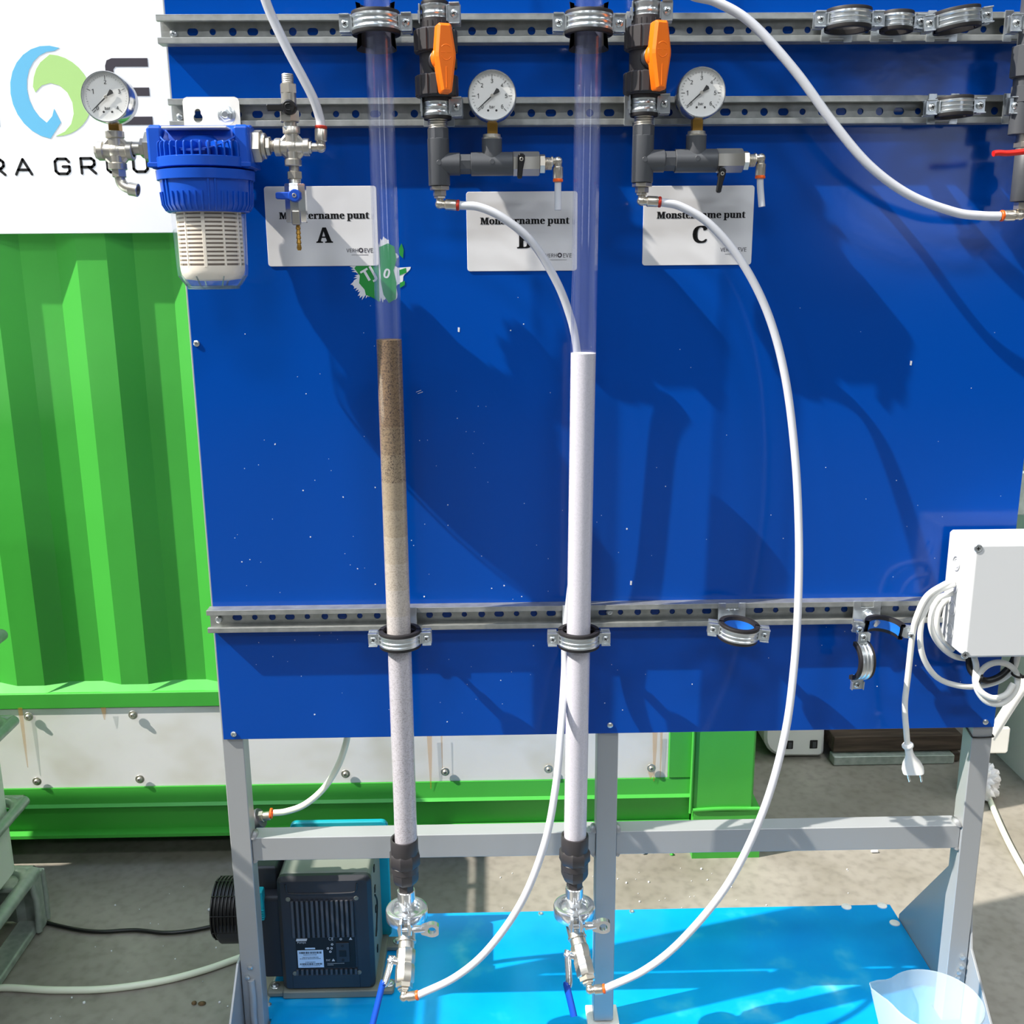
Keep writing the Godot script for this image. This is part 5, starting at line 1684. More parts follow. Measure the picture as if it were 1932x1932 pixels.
# union, sanitary clamp, inclined valve and elbow under a column
func lower_valve(x: float, z: float, tip: Vector3, out_dir: Vector3, which: String, lever: Array) -> void:
	var t := thing("union_coupling", "black octagonal union under the %s column" % which, "fitting", Vector3(x, 0.425, z))
	var g := Geo.new()
	g.t = Transform3D(Basis.IDENTITY, Vector3(x, 0, z))
	g.lathe([Vector2(0.0182, 0.506), Vector2(0.019, 0.5135), Vector2(0.0212, 0.5135), Vector2(0.0218, 0.512), Vector2(0.0218, 0.486), Vector2(0.0210, 0.484), Vector2(0, 0.484)], 36)
	part(g, "socket", M.pvc_dark, t)
	g = Geo.new()
	g.t = Transform3D(Basis.IDENTITY, Vector3(x, 0, z))
	g.lathe([Vector2(0, 0.468), Vector2(0.0235, 0.468), Vector2(0.0248, 0.470), Vector2(0.0248, 0.486), Vector2(0.0222, 0.490), Vector2(0, 0.490)], 8, 0.2, TAU + 0.2, true)
	part(g, "union_nut", M.pvc_dark, t)
	g = Geo.new()
	g.t = Transform3D(Basis.IDENTITY, Vector3(x, 0, z))
	g.cyl(0.0218, 0.456, 0.468, 0.001)
	g.lathe([Vector2(0, 0.436), Vector2(0.0175, 0.436), Vector2(0.0205, 0.441), Vector2(0.0218, 0.446), Vector2(0.0218, 0.457), Vector2(0, 0.457)], 8, 0.2, TAU + 0.2, true)
	g.hexa(0.0128, 0.418, 0.437)
	part(g, "body", M.pvc_dark, t)
	# sanitary clamp
	var yc := 0.380
	t = thing("sanitary_clamp", "polished steel clamp ring with wing bolt under the %s column" % which, "clamp", Vector3(x, yc - 0.012, z))
	g = Geo.new()
	g.t = Transform3D(Basis.IDENTITY, Vector3(x, 0, z))
	g.lathe([Vector2(0.0105, 0.424), Vector2(0.0105, 0.4225), Vector2(0, 0.4225)], 12)
	g.pipe(0.0142, 0.0115, 0.404, 0.4215, 12, 0.0008)
	g.cyl(0.0126, yc, 0.406, 0.0006, 32)
	g.lathe([Vector2(0, yc - 0.004), Vector2(0.0255, yc - 0.004), Vector2(0.0255, yc + 0.0015), Vector2(0.0245, yc + 0.0035), Vector2(0.014, yc + 0.0065), Vector2(0.0125, yc + 0.010), Vector2(0, yc + 0.010)], 40)
	part(g, "ferrule", M.chrome, t)
	g = Geo.new()
	g.t = Transform3D(Basis.IDENTITY, Vector3(x, yc, z))
	g.lathe([Vector2(0.0235, -0.010), Vector2(0.0322, -0.010), Vector2(0.033, -0.009), Vector2(0.0335, 0.006), Vector2(0.0325, 0.0085), Vector2(0.0285, 0.0105), Vector2(0.0245, 0.0095), Vector2(0.0235, 0.007), Vector2(0.0235, -0.010)], 48, PI / 2 + 0.14, TAU + PI / 2 - 0.14)
	part(g, "ring", M.chrome, t)
	g = Geo.new()
	g.t = Transform3D(Basis.IDENTITY, Vector3(x, yc, z))
	for s in [-1.0, 1.0]:
		g.prism([Vector2(s * 0.0045, -0.0125), Vector2(s * 0.0105, -0.0125), Vector2(s * 0.0115, -0.002), Vector2(s * 0.0085, 0.0095), Vector2(s * 0.0045, 0.0095)], 0.026, 0.043, 0.0012)
	part(g, "lug", M.chrome, t)
	g = Geo.new()
	var bo := Vector3(x + 0.006, yc - 0.004, z + 0.038)
	g.t = along(bo, Vector3(1, 0.03, 0.0))
	g.cyl(0.003, -0.018, 0.012, 0.0004, 16)
	g.lathe([Vector2(0, 0.008), Vector2(0.0062, 0.008), Vector2(0.0062, 0.016), Vector2(0.0048, 0.026), Vector2(0, 0.026)], 24)
	g.t = Transform3D(Basis.IDENTITY, bo + Vector3(0.0365, 0, 0))
	var outer := []
	for i in 20:
		var a := TAU * i / 20.0
		outer.append(Vector2(cos(a), sin(a)))
	for i in 20:
		var a: Vector2 = outer[i]
		var b: Vector2 = outer[(i + 1) % 20]
		var eo := func(v: Vector2) -> Vector2: return Vector2(clampf(v.x * 0.0135, -0.02, 0.0105) + (-0.005 if v.x < -0.75 else 0.0), v.y * 0.0115)
		for s in [-1.0, 1.0]:
			var zz := Vector3(0, 0, s * 0.0045)
			g.quad(Vector3(a.x, a.y, 0) * 0.0065 + zz, Vector3(b.x, b.y, 0) * 0.0065 + zz, Vector3(eo.call(b).x, eo.call(b).y, 0) + zz, Vector3(eo.call(a).x, eo.call(a).y, 0) + zz, Vector3(0, 0, s))
		var z1 := Vector3(0, 0, 0.0045)
		var mid := ((a + b) / 2).normalized()
		g.quad(Vector3(a.x, a.y, 0) * 0.0065 - z1, Vector3(b.x, b.y, 0) * 0.0065 - z1, Vector3(b.x, b.y, 0) * 0.0065 + z1, Vector3(a.x, a.y, 0) * 0.0065 + z1, Vector3(-mid.x, -mid.y, 0))
		g.quad(Vector3(eo.call(a).x, eo.call(a).y, 0) - z1, Vector3(eo.call(b).x, eo.call(b).y, 0) - z1, Vector3(eo.call(b).x, eo.call(b).y, 0) + z1, Vector3(eo.call(a).x, eo.call(a).y, 0) + z1, Vector3(mid.x, mid.y, 0))
	part(g, "wing_bolt", M.chrome, t)
	# inclined valve
	var s0 := Vector3(x, 0.352, z + 0.002)
	var d := (tip - s0).normalized()
	var l := (tip - s0).length()
	t = thing("floor_valve", "inclined steel ball valve with blue lever under the %s column" % which, "valve", s0)
	g = Geo.new()
	g.tube([Vector3(x, yc - 0.008, z), Vector3(x, 0.364, z), s0 + Vector3(0, 0.001, 0.001), s0 + d * 0.012, s0 + d * 0.022], 0.0138, 24, 5)
	g.t = along(s0, d, Vector3.UP)
	g.pipe(0.0152, 0.012, 0.018, 0.022)
	part(g, "bend", M.steel, t)
	g = Geo.new()
	g.t = along(s0, d, Vector3.UP)
	g.cyl(0.0128, 0.021, 0.034)
	g.lathe([Vector2(0, 0.032), Vector2(0.0135, 0.032), Vector2(0.0150, 0.034), Vector2(0.0150, l * 0.62), Vector2(0.0142, l * 0.64), Vector2(0.0142, l * 0.68), Vector2(0.0152, l * 0.7), Vector2(0.0152, l - 0.002), Vector2(0.0135, l), Vector2(0, l)], 8, 0.0, TAU, true)
	part(g, "body", M.steel, t)
	g = Geo.new()
	g.t = along(tip, d, Vector3.UP)
	g.hexa(0.0135, -0.001, 0.007)
	g.hexa(0.0098, 0.007, 0.011)
	part(g, "hex_bush", M.nickel, t)
	var st := s0 + d * l * 0.62 + Vector3(-0.0145, 0.002, 0)
	g = Geo.new()
	g.t = along(st, Vector3(-1, 0.25, 0))
	g.cyl(0.0062, -0.002, 0.006)
	g.hexa(0.0055, 0.008, 0.0125)
	g.cyl(0.003, 0.006, 0.0145, 0.0003, 14)
	part(g, "valve_stem", M.chrome, t)
	g = Geo.new()
	var p0 := st + Vector3(-0.008, 0.002, 0)
	g.tube([p0 + Vector3(0.001, 0.006, -0.004), p0, lever[0] + Vector3(0.004, 0.002, 0), lever[0]], 0.0055, 10, 5, false, 0.3)
	var arm := part(g, "lever_arm", M.chrome, t)
	g = Geo.new()
	g.tube([lever[0] + Vector3(0.003, 0.001, 0), lever[0], (lever[0] + lever[1]) / 2, lever[1]], 0.0062, 12, 5, false, 0.35)
	part(g, "blue_grip", M.lever_blue, arm)
	hose_ends.append(push_elbow("nickel push-in elbow with orange ring at the foot of the %s valve" % which, tip + d * 0.010, d, out_dir, 0.010, 0.020, M.ring, 0.0066))

func lower_valves() -> void:
	lower_valve(-0.3335, 0.075, Vector3(-0.3341, 0.3031, 0.145), Vector3(1, 0.24, 0.10), "brown-sand", [Vector3(-0.3685, 0.2999, 0.14), Vector3(-0.3844, 0.244, 0.165)])
	lower_valve(-0.0645, 0.075, Vector3(-0.0496, 0.3048, 0.14), Vector3(1, 0.16, 0.08), "white-sand", [Vector3(-0.0811, 0.2911, 0.14), Vector3(-0.0712, 0.2535, 0.165)])

func pump() -> void:
	var yd := 0.09
	var zf := -0.092
	var zb := -0.245
	var x0 := -0.580
	var x1 := -0.4125
	var y1 := Vector3(-0.4955, 0.3365, -0.092).y
	var t := thing("pump", "dark grey box-shaped pump with cooling slots and teal back plate on the blue deck", "pump", Vector3(-0.5, yd, -0.17))
	var g := Geo.new()
	g.box(Vector3((x0 + x1) / 2 + 0.004, yd + 0.008, (zf + zb) / 2 - 0.002), Vector3(0.178, 0.016, 0.165), 0.003)
	for q in [Vector3(x0 - 0.012, yd + 0.006, zf - 0.018), Vector3(x1 + 0.014, yd + 0.006, zf - 0.018), Vector3(x1 + 0.020, yd + 0.006, zb + 0.012), Vector3(x0 - 0.012, yd + 0.006, zb + 0.012)]:
		g.box(q, Vector3(0.038, 0.012, 0.034), 0.004)
	part(g, "base", M.pump_body, t)
	for q in [Vector3(x1 + 0.024, yd + 0.012, zf - 0.018), Vector3(x1 + 0.028, yd + 0.012, zb + 0.014), Vector3(x0 - 0.018, yd + 0.012, zf - 0.018)]:
		g = Geo.new()
		g.t = Transform3D(Basis.IDENTITY, q)
		g.cyl(0.0085, 0, 0.0016)
		g.hexa(0.0055, 0.0016, 0.0055)
		part(g, "bolt", M.zinc, t)
	# body behind the front cover
	g = Geo.new()
	g.box(Vector3((x0 + x1) / 2, (y1 + yd) / 2 + 0.006, (zf + zb) / 2 - 0.006), Vector3(x1 - x0 - 0.002, y1 - yd - 0.012, zf - zb - 0.012), 0.010)
	part(g, "body", M.pump_body, t)
	# front cover: rounded frame, grille field with a near-black ground for the shaded slots
	g = Geo.new()
	var rect := func(xa: float, ya: float, xb: float, yb: float, r: float) -> Array:
		var pl := []
		for q in [[xb - r, yb - r, 0.0], [xa + r, yb - r, PI / 2], [xa + r, ya + r, PI], [xb - r, ya + r, PI * 1.5]]:
			for i in 5:
				pl.append(Vector2(q[0], q[1]) + Vector2.from_angle(q[2] + PI / 2 * i / 4.0) * r)
		return pl
	g.prism(rect.call(x0, yd + 0.014, x1, y1, 0.012), zf - 0.022, zf, 0.007)
	var cover := part(g, "front_cover", M.pump, t)
	g = Geo.new()
	var cx := (x0 + x1) / 2 - 0.004
	# moulded hand recess near the top
	g.tube([Vector3(cx - 0.063, y1 - 0.012, zf), Vector3(cx - 0.061, y1 - 0.026, zf), Vector3(cx - 0.052, y1 - 0.031, zf), Vector3(cx, y1 - 0.032, zf), Vector3(cx + 0.052, y1 - 0.031, zf), Vector3(cx + 0.061, y1 - 0.026, zf), Vector3(cx + 0.063, y1 - 0.012, zf)], 0.0018, 8, 5)
	g.tube([Vector3(cx + 0.057, y1 - 0.05, zf), Vector3(cx + 0.058, y1 - 0.12, zf), Vector3(cx + 0.058, y1 - 0.205, zf)], 0.0009, 8, 4)
	g.box(Vector3(cx, yd + 0.035, zf), Vector3(0.122, 0.028, 0.0024), 0.001)
	part(g, "moulded_rim", M.pump, cover)
	var sy1 := y1 - 0.047
	var sy0 := y1 - 0.117
	g = Geo.new()
	g.box(Vector3(cx, (sy0 + sy1) / 2, zf), Vector3(0.110, sy1 - sy0, 0.0016), 0)
	part(g, "slot_shade", M.pump_dark, cover)  # shade between the slats put into the colour
	g = Geo.new()
	g.box(Vector3(cx + 0.002, yd + 0.0555, zf), Vector3(0.102, 0.010, 0.0016), 0)
	part(g, "slot_shade", M.pump_dark, cover)
	for i in 13:
		g = Geo.new()
		var x := cx - 0.053 + i * 0.0088
		g.box(Vector3(x, (sy0 + sy1) / 2, zf + 0.0022), Vector3(0.0050, sy1 - sy0 + 0.003, 0.0045), 0.0007)
		g.box(Vector3(x, sy1 + 0.001, zf + 0.0030), Vector3(0.0048, 0.004, 0.0040), 0.0006)
		part(g, "slat", M.pump_slat, cover)
		g = Geo.new()
		g.box(Vector3(x + 0.002, yd + 0.0555, zf + 0.0018), Vector3(0.0046, 0.011, 0.0036), 0.0006)
		part(g, "slat", M.pump_slat, cover)
	for q in [[-0.06, y1 - 0.042], [0.061, y1 - 0.042], [-0.056, yd + 0.052], [0.060, yd + 0.052]]:
		g = Geo.new()
		g.t = along(Vector3(cx + q[0], q[1], zf - 0.0005), Vector3.BACK)
		g.pipe(0.0042, 0.0026, 0, 0.0016, 16)
		g.cyl(0.0024, 0, 0.0012, 0.0003, 12)
		part(g, "screw", M.pump_body, cover)
	# rating plate
	var ry1 := sy0 - 0.0015
	var ry0 := yd + 0.064
	g = Geo.new()
	g.box(Vector3(cx + 0.0015, (ry0 + ry1) / 2, zf + 0.0006), Vector3(0.106, ry1 - ry0, 0.0016), 0.0004)
	var plate := part(g, "rating_plate", M.pump_dark, t)
	g = Geo.new()
	var zp := zf + 0.0014
	g.box(Vector3(cx - 0.026, ry0 + 0.019, zp + 0.0002), Vector3(0.0465, 0.036, 0.0005), 0.0002)
	g.box(Vector3(cx - 0.026, ry0 + 0.0405, zp + 0.0002), Vector3(0.018, 0.0028, 0.0004), 0)
	part(g, "paper_label", M.sticker, plate)
	g = Geo.new()
	var rng := RandomNumberGenerator.new()
	rng.seed = 3
	for row in [[0.032, 0.0042], [0.0085, 0.0034]]:
		var x := cx - 0.046
		while x < cx - 0.006:
			var w := rng.randf_range(0.0005, 0.0019)
			g.box(Vector3(x + w / 2, ry0 + row[0], zp + 0.0005), Vector3(w, row[1], 0.0002), 0)
			x += w + rng.randf_range(0.0004, 0.0011)
	for row in [[0.0275, 0.024], [0.0225, 0.028], [0.0195, 0.038], [0.0125, 0.018], [0.0048, 0.032]]:
		var x: float = cx - 0.026 - row[1] / 2
		while x < cx - 0.026 + row[1] / 2:
			g.box(Vector3(x, ry0 + row[0], zp + 0.0005), Vector3(0.0011, 0.0013, 0.0002), 0)
			x += rng.randf_range(0.0014, 0.0022)
	part(g, "label_print", M.ink, plate)
	g = Geo.new()
	g.prism([Vector2(cx - 0.0505, ry1 - 0.008), Vector2(cx - 0.049, ry1 - 0.003), Vector2(cx - 0.030, ry1 - 0.003), Vector2(cx - 0.0315, ry1 - 0.008)], zp, zp + 0.0003, 0, false)
	g.text("Pumps", 0.015, Vector3(cx - 0.0405, ry1 - 0.0115, zp), false, 0.0002, false)
	g.text("CE", 0.0085, Vector3(cx + 0.0125, ry1 - 0.0045, zp), false, 0.0002, false)
	g.text("EAC", 0.0075, Vector3(cx + 0.0055, ry0 + 0.0155, zp), false, 0.0002, false)
	for q in [[0.014, 0.016], [0.006, 0.024], [0.0125, 0.024], [0.010, 0.031], [0.030, 0.0055]]:
		g.t = along(Vector3(cx + q[0], ry1 - q[1], zp), Vector3.BACK)
		g.pipe(0.0022, 0.0011, 0, 0.0003, 14, 0)
	g.t = Transform3D.IDENTITY
	for q in [[0.0475, ry1 - 0.005], [0.0145, ry0 + 0.0155]]:
		g.prism([Vector2(cx + q[0] - 0.003, q[1] - 0.0022), Vector2(cx + q[0] + 0.003, q[1] - 0.0022), Vector2(cx + q[0], q[1] + 0.003)], zp, zp + 0.0003, 0, false)
	for row in [[0.0085, 0.030], [0.0055, 0.010]]:
		var x := cx + 0.004
		while x < cx + 0.004 + row[1]:
			g.box(Vector3(x, ry0 + row[0], zp + 0.0001), Vector3(0.0009, 0.0009, 0.0002), 0)
			x += 0.0014
	part(g, "plate_print", M.print, plate)
	g = Geo.new()
	g.box(Vector3(cx + 0.0325, ry0 + 0.032, zp + 0.0008), Vector3(0.024, 0.040, 0.0024), 0.0006)
	var sock := part(g, "socket_cover", M.pump, plate)
	g = Geo.new()
	g.box(Vector3(cx + 0.0325, ry0 + 0.030, zp + 0.0016), Vector3(0.013, 0.0135, 0.0018), 0.0004)
	for s in [0.0455, 0.0165]:
		g.t = along(Vector3(cx + 0.0325, ry0 + s, zp + 0.0018), Vector3.BACK)
		g.pipe(0.0024, 0.0012, 0, 0.0006, 14, 0.0002)
		g.t = Transform3D.IDENTITY
	part(g, "socket", M.pump_dark, plate)
	# near-black bars stand in for the shaded slots of the right side
	for i in 5:
		g = Geo.new()
		g.box(Vector3(x1, yd + 0.06 + i * 0.042, zf - 0.055), Vector3(0.002, 0.012, 0.010), 0.0006)
		part(g, "side_slot_shade", M.pump_dark, t)
	g = Geo.new()
	g.tube([Vector3(x1, y1 - 0.07, zf - 0.05), Vector3(x1, y1 - 0.10, zf - 0.075), Vector3(x1, y1 - 0.13, zf - 0.06), Vector3(x1, y1 - 0.15, zf - 0.04)], 0.0016, 8, 5)
	part(g, "side_mark", M.pump_dark, t)
	# teal plate behind
	g = Geo.new()
	var ty := Vector3(-0.4993, 0.354, -0.25).y
	g.prism(rect.call(x0 - 0.004, yd + 0.01, x1 + 0.0155, ty, 0.012), zb - 0.014, zb - 0.003, 0.002)
	part(g, "teal_plate", M.teal, t)
	# motor block with its round fan cover on the left
	g = Geo.new()
	g.box(Vector3(x0 - 0.018, 0.205, -0.165), Vector3(0.045, 0.17, 0.12), 0.008)
	g.box(Vector3(x0 - 0.03, 0.31, -0.18), Vector3(0.05, 0.05, 0.10), 0.006)
	part(g, "motor_block", M.pump, t)
	g = Geo.new()
	g.t = along(Vector3(-0.735, 0.205, -0.185), Vector3.RIGHT)
	g.lathe([Vector2(0, 0.03), Vector2(0.052, 0.03), Vector2(0.054, 0.033), Vector2(0.054, 0.125), Vector2(0, 0.125)], 40)
	part(g, "motor", M.pump, t)
	var fc := Vector3(-0.6973, 0.2166, -0.185)
	g = Geo.new()
	g.t = along(fc + Vector3(-0.016, 0, 0), Vector3.RIGHT)
	g.lathe([Vector2(0, 0), Vector2(0.050, 0), Vector2(0.053, 0.003), Vector2(0.053, 0.05), Vector2(0, 0.05)], 40)
	var fan := part(g, "fan_cover", M.pump_dark, t)
	for i in 8:
		g = Geo.new()
		g.t = along(fc + Vector3(-0.018 + i * 0.0068, 0, 0), Vector3.RIGHT)
		var r := 0.056 if i > 0 else 0.0545
		g.lathe([Vector2(0.05, 0), Vector2(r - 0.001, 0), Vector2(r, 0.0008), Vector2(r, 0.0028), Vector2(r - 0.001, 0.0036), Vector2(0.05, 0.0036)], 44)
		part(g, "cooling_ring", M.black, fan)
	g = Geo.new()
	for i in 10:
		var a := TAU * i / 10.0
		g.box(fc + Vector3(0.008, cos(a) * 0.0555, sin(a) * 0.0555), Vector3(0.05, 0.002, 0.002), 0.0004)
	part(g, "cross_bar", M.black, fan)
	g = Geo.new()
	g.box(Vector3(-0.6115, 0.2779, -0.105), Vector3(0.011, 0.058, 0.02), 0.002)
	for i in 5:
		g.box(Vector3(-0.6102, 0.2722, -0.093) + Vector3(0, -i * 0.0045, 0), Vector3(0.011, 0.0022, 0.003), 0.0006)
	part(g, "teal_clip", M.teal, t)

func electrics() -> void:
	var c0 := Vector3(0.5115, 0.8108, 0.1)
	var x0 := 0.514
	var y0 := 0.8115
	var y1 := 0.9885
	var t := thing("junction_box", "light grey plastic electrical box at the right edge of the blue panel", "box", Vector3(0.65, y0, 0.05))
	var g := Geo.new()
	g.box(Vector3(x0 + 0.14, (y0 + y1) / 2, 0.050), Vector3(0.28, y1 - y0, 0.076), 0.004)
	part(g, "body", M.box_grey, t)
	g = Geo.new()
	g.box(Vector3(x0 + 0.14, (y0 + y1) / 2, 0.0935), Vector3(0.28, y1 - y0, 0.014), 0.0045)
	var lid := part(g, "lid", M.box_grey, t)
	for q in [Vector3(0.5185, 0.9823, 0.101), Vector3(0.5153, 0.8171, 0.101)]:
		g = Geo.new()
		g.t = along(q + Vector3(0, 0, -0.001), Vector3.BACK)
		g.pipe(0.0062, 0.0046, 0, 0.0016, 22)
		g.cyl(0.0043, -0.001, 0.0010, 0.0004, 18)
		part(g, "lid_screw", M.zinc, lid)
		g = Geo.new()
		g.box(q + Vector3(0, 0, 0.0002), Vector3(0.005, 0.0012, 0.0006), 0)
		g.box(q + Vector3(0, 0, 0.0002), Vector3(0.0012, 0.005, 0.0006), 0)
		part(g, "screw_slot_shade", M.dark, lid)  # dark cross drawn on for the shaded slots
	for i in 4:
		g = Geo.new()
		g.t = along(Vector3(x0 - 0.0002, y1 - 0.044 - i * 0.036, 0.048), Vector3.LEFT)
		g.pipe(0.0115, 0.0103, 0, 0.0016, 24, 0.0003)
		g.pipe(0.0075, 0.0066, 0, 0.0007, 24, 0.0003)
		part(g, "knockout", M.box_grey, t)
	for i in 3:
		g = Geo.new()
		g.t = along(Vector3(x0 + 0.05 + i * 0.06, y1 - 0.0002, 0.048), Vector3.UP)
		g.pipe(0.0115, 0.0103, 0, 0.0008, 24, 0.0003)
		part(g, "knockout", M.box_grey, t)
	# coiled flex and its plug
	g = Geo.new()
	g.tube([Vector3(0.4586, 0.6528, 0.06), Vector3(0.455, 0.6745, 0.06), Vector3(0.4488, 0.7194, 0.06), Vector3(0.4488, 0.7687, 0.062), Vector3(0.4485, 0.8395, 0.066), Vector3(0.4514, 0.8706, 0.07), Vector3(0.4635, 0.8984, 0.068), Vector3(0.4882, 0.9122, 0.06), Vector3(0.5117, 0.9154, 0.05), Vector3(0.544, 0.9002, 0.036)], 0.0046, 14, 8)
	tag(part(g, "plug_flex", M.cable), "white mains flex hanging from the coil with a plug at its end", "cable", "white cables by the junction box")
	g = Geo.new()
	g.tube([Vector3(0.5097, 0.9136, 0.055), Vector3(0.4795, 0.9012, 0.062), Vector3(0.4612, 0.8698, 0.068), Vector3(0.4588, 0.8323, 0.07), Vector3(0.4702, 0.7961, 0.066), Vector3(0.4962, 0.7636, 0.058), Vector3(0.532, 0.7464, 0.05), Vector3(0.5677, 0.7423, 0.046), Vector3(0.5989, 0.7533, 0.05), Vector3(0.6157, 0.7745, 0.055), Vector3(0.6182, 0.8044, 0.06)], 0.0044, 14, 8)
	tag(part(g, "cable", M.cable), "white cable looping widest round the junction box's left lower corner", "cable", "white cables by the junction box")
	g = Geo.new()
	g.tube([Vector3(0.5157, 0.8968, 0.045), Vector3(0.4898, 0.8886, 0.05), Vector3(0.4797, 0.8646, 0.054), Vector3(0.4829, 0.8388, 0.054), Vector3(0.5001, 0.8128, 0.05), Vector3(0.5261, 0.7926, 0.044), Vector3(0.5578, 0.7832, 0.035)], 0.0044, 14, 8)
	tag(part(g, "cable", M.cable), "white cable loop close against the junction box's left side", "cable", "white cables by the junction box")
	g = Geo.new()
	g.tube([Vector3(0.5138, 0.8833, 0.03), Vector3(0.5004, 0.8658, 0.034), Vector3(0.4995, 0.8399, 0.034), Vector3(0.5118, 0.8154, 0.03), Vector3(0.5321, 0.7959, 0.026)], 0.0044, 14, 8)
	tag(part(g, "cable", M.cable), "innermost short white cable loop half hidden by the junction box", "cable", "white cables by the junction box")
	g = Geo.new()
	g.tube([Vector3(0.5499, 0.7968, 0.06), Vector3(0.5537, 0.7819, 0.062), Vector3(0.5523, 0.7609, 0.066), Vector3(0.5582, 0.7423, 0.068), Vector3(0.5721, 0.7271, 0.07), Vector3(0.5923, 0.7232, 0.07), Vector3(0.6088, 0.7327, 0.068), Vector3(0.6179, 0.7493, 0.066), Vector3(0.6178, 0.7668, 0.064), Vector3(0.6082, 0.781, 0.062), Vector3(0.5909, 0.7883, 0.062), Vector3(0.5721, 0.7859, 0.064), Vector3(0.5592, 0.7747, 0.066), Vector3(0.5531, 0.759, 0.07), Vector3(0.5601, 0.7449, 0.074), Vector3(0.5782, 0.7358, 0.076), Vector3(0.5973, 0.7417, 0.076), Vector3(0.6091, 0.7572, 0.072)], 0.0046, 14, 6)
	tag(part(g, "cable", M.cable), "white cable bundled in two small rings below the junction box", "cable", "white cables by the junction box")
	g = Geo.new()
	g.tube([Vector3(0.5491, 0.7908, 0.045), Vector3(0.5502, 0.7735, 0.05), Vector3(0.5574, 0.7644, 0.058), Vector3(0.5736, 0.758, 0.06), Vector3(0.5928, 0.7647, 0.06), Vector3(0.6102, 0.7799, 0.055), Vector3(0.6193, 0.7952, 0.05)], 0.0050, 14, 6)
	tag(part(g, "cable", M.black), "black cable sagging under the junction box behind the rings", "cable")
	for q in [[Vector3(0.5584, 0.7651, 0.068), Vector3(1, -0.3, 0.3), "black cable tie on the left of the white cable rings"], [Vector3(0.6157, 0.7695, 0.066), Vector3(0.2, 1, 0.2), "black cable tie on the right of the white cable rings"]]:
		g = Geo.new()
		g.t = along(q[0], q[1])
		g.pipe(0.0082, 0.0066, -0.0018, 0.0018, 18)
		g.box(Vector3(0.0075, 0, 0.003), Vector3(0.006, 0.005, 0.005), 0.001)
		tag(part(g, "cable_tie", M.black), q[2], "cable tie", "cable ties")
	# plug
	var top := Vector3(0.4586, 0.6528, 0.06)
	var mid := Vector3(0.4673, 0.6198, 0.06)
	var bot := Vector3(0.473, 0.6023, 0.06)
	t = thing("plug", "white two-pin mains plug hanging in front of the stand", "plug", bot)
	g = Geo.new()
	g.t = along(bot + Vector3(0, 0.0, 0), (top - bot)) * Transform3D(Basis(Vector3.UP, -0.5), Vector3.ZERO)
	var L := (top - bot).length()
	g.lathe([Vector2(0, L - 0.006), Vector2(0.0075, L - 0.006), Vector2(0.0088, L - 0.004), Vector2(0.0088, L - 0.001), Vector2(0.0072, L + 0.001), Vector2(0, L + 0.001)], 24)
	var rows := [[0.0, 0.0155, 0.0062], [0.003, 0.0162, 0.0068], [0.010, 0.0165, 0.007], [0.020, 0.0135, 0.0068], [0.028, 0.0085, 0.006], [0.034, 0.0062, 0.0055], [L - 0.005, 0.0055, 0.0052]]
	for i in rows.size() - 1:
		for k in 24:
			var q := []
			var nn := []
			for e in [[i, k], [i, k + 1], [i + 1, k + 1], [i + 1, k]]:
				var a: float = TAU * e[1] / 24.0
				var rw: Array = rows[e[0]]
				q.append(Vector3(signf(cos(a)) * pow(absf(cos(a)), 0.6) * rw[1], rw[0], signf(sin(a)) * pow(absf(sin(a)), 0.6) * rw[2]))
				nn.append(Vector3(cos(a) * rw[2], 0.0, sin(a) * rw[1]).normalized())
			g.quads(q[0], q[1], q[2], q[3], nn[0], nn[1], nn[2], nn[3])
			if i == 0:
				g.tri(Vector3.ZERO, q[0], q[1], Vector3.DOWN, Vector3.DOWN, Vector3.DOWN)
	var tr := g.t
	part(g, "body", M.white, t)
	for s in [-1.0, 1.0]:
		g = Geo.new()
		g.t = tr
		var p := [Vector3(s * 0.0095, 0.001, 0), Vector3(s * 0.0093, -0.008, 0), Vector3(s * 0.009, -0.015, 0)]
		g.tube(p, 0.0018, 10, 3)
		part(g, "pin", M.chrome, t)
	# tie round the right post
	g = Geo.new()
	var hx := 0.0182
	var ty := Vector3(0.6062, 0.6311, -0.003).y
	g.tube([Vector3(0.610 - hx, ty + 0.012, -0.040), Vector3(0.610 - hx, ty + 0.002, -0.006), Vector3(0.610 - hx + 0.006, ty - 0.0005, -0.0034), Vector3(0.610 + hx - 0.004, ty, -0.0034), Vector3(0.610 + hx, ty + 0.001, -0.008), Vector3(0.610 + hx, ty + 0.003, -0.04)], 0.0014, 8, 5)
	g.box(Vector3(0.610 - hx - 0.003, ty + 0.012, -0.03), Vector3(0.006, 0.008, 0.008), 0.001)
	tag(part(g, "cable_tie", M.black), "black cable tie strapped round the right aluminium post", "cable tie", "cable ties")

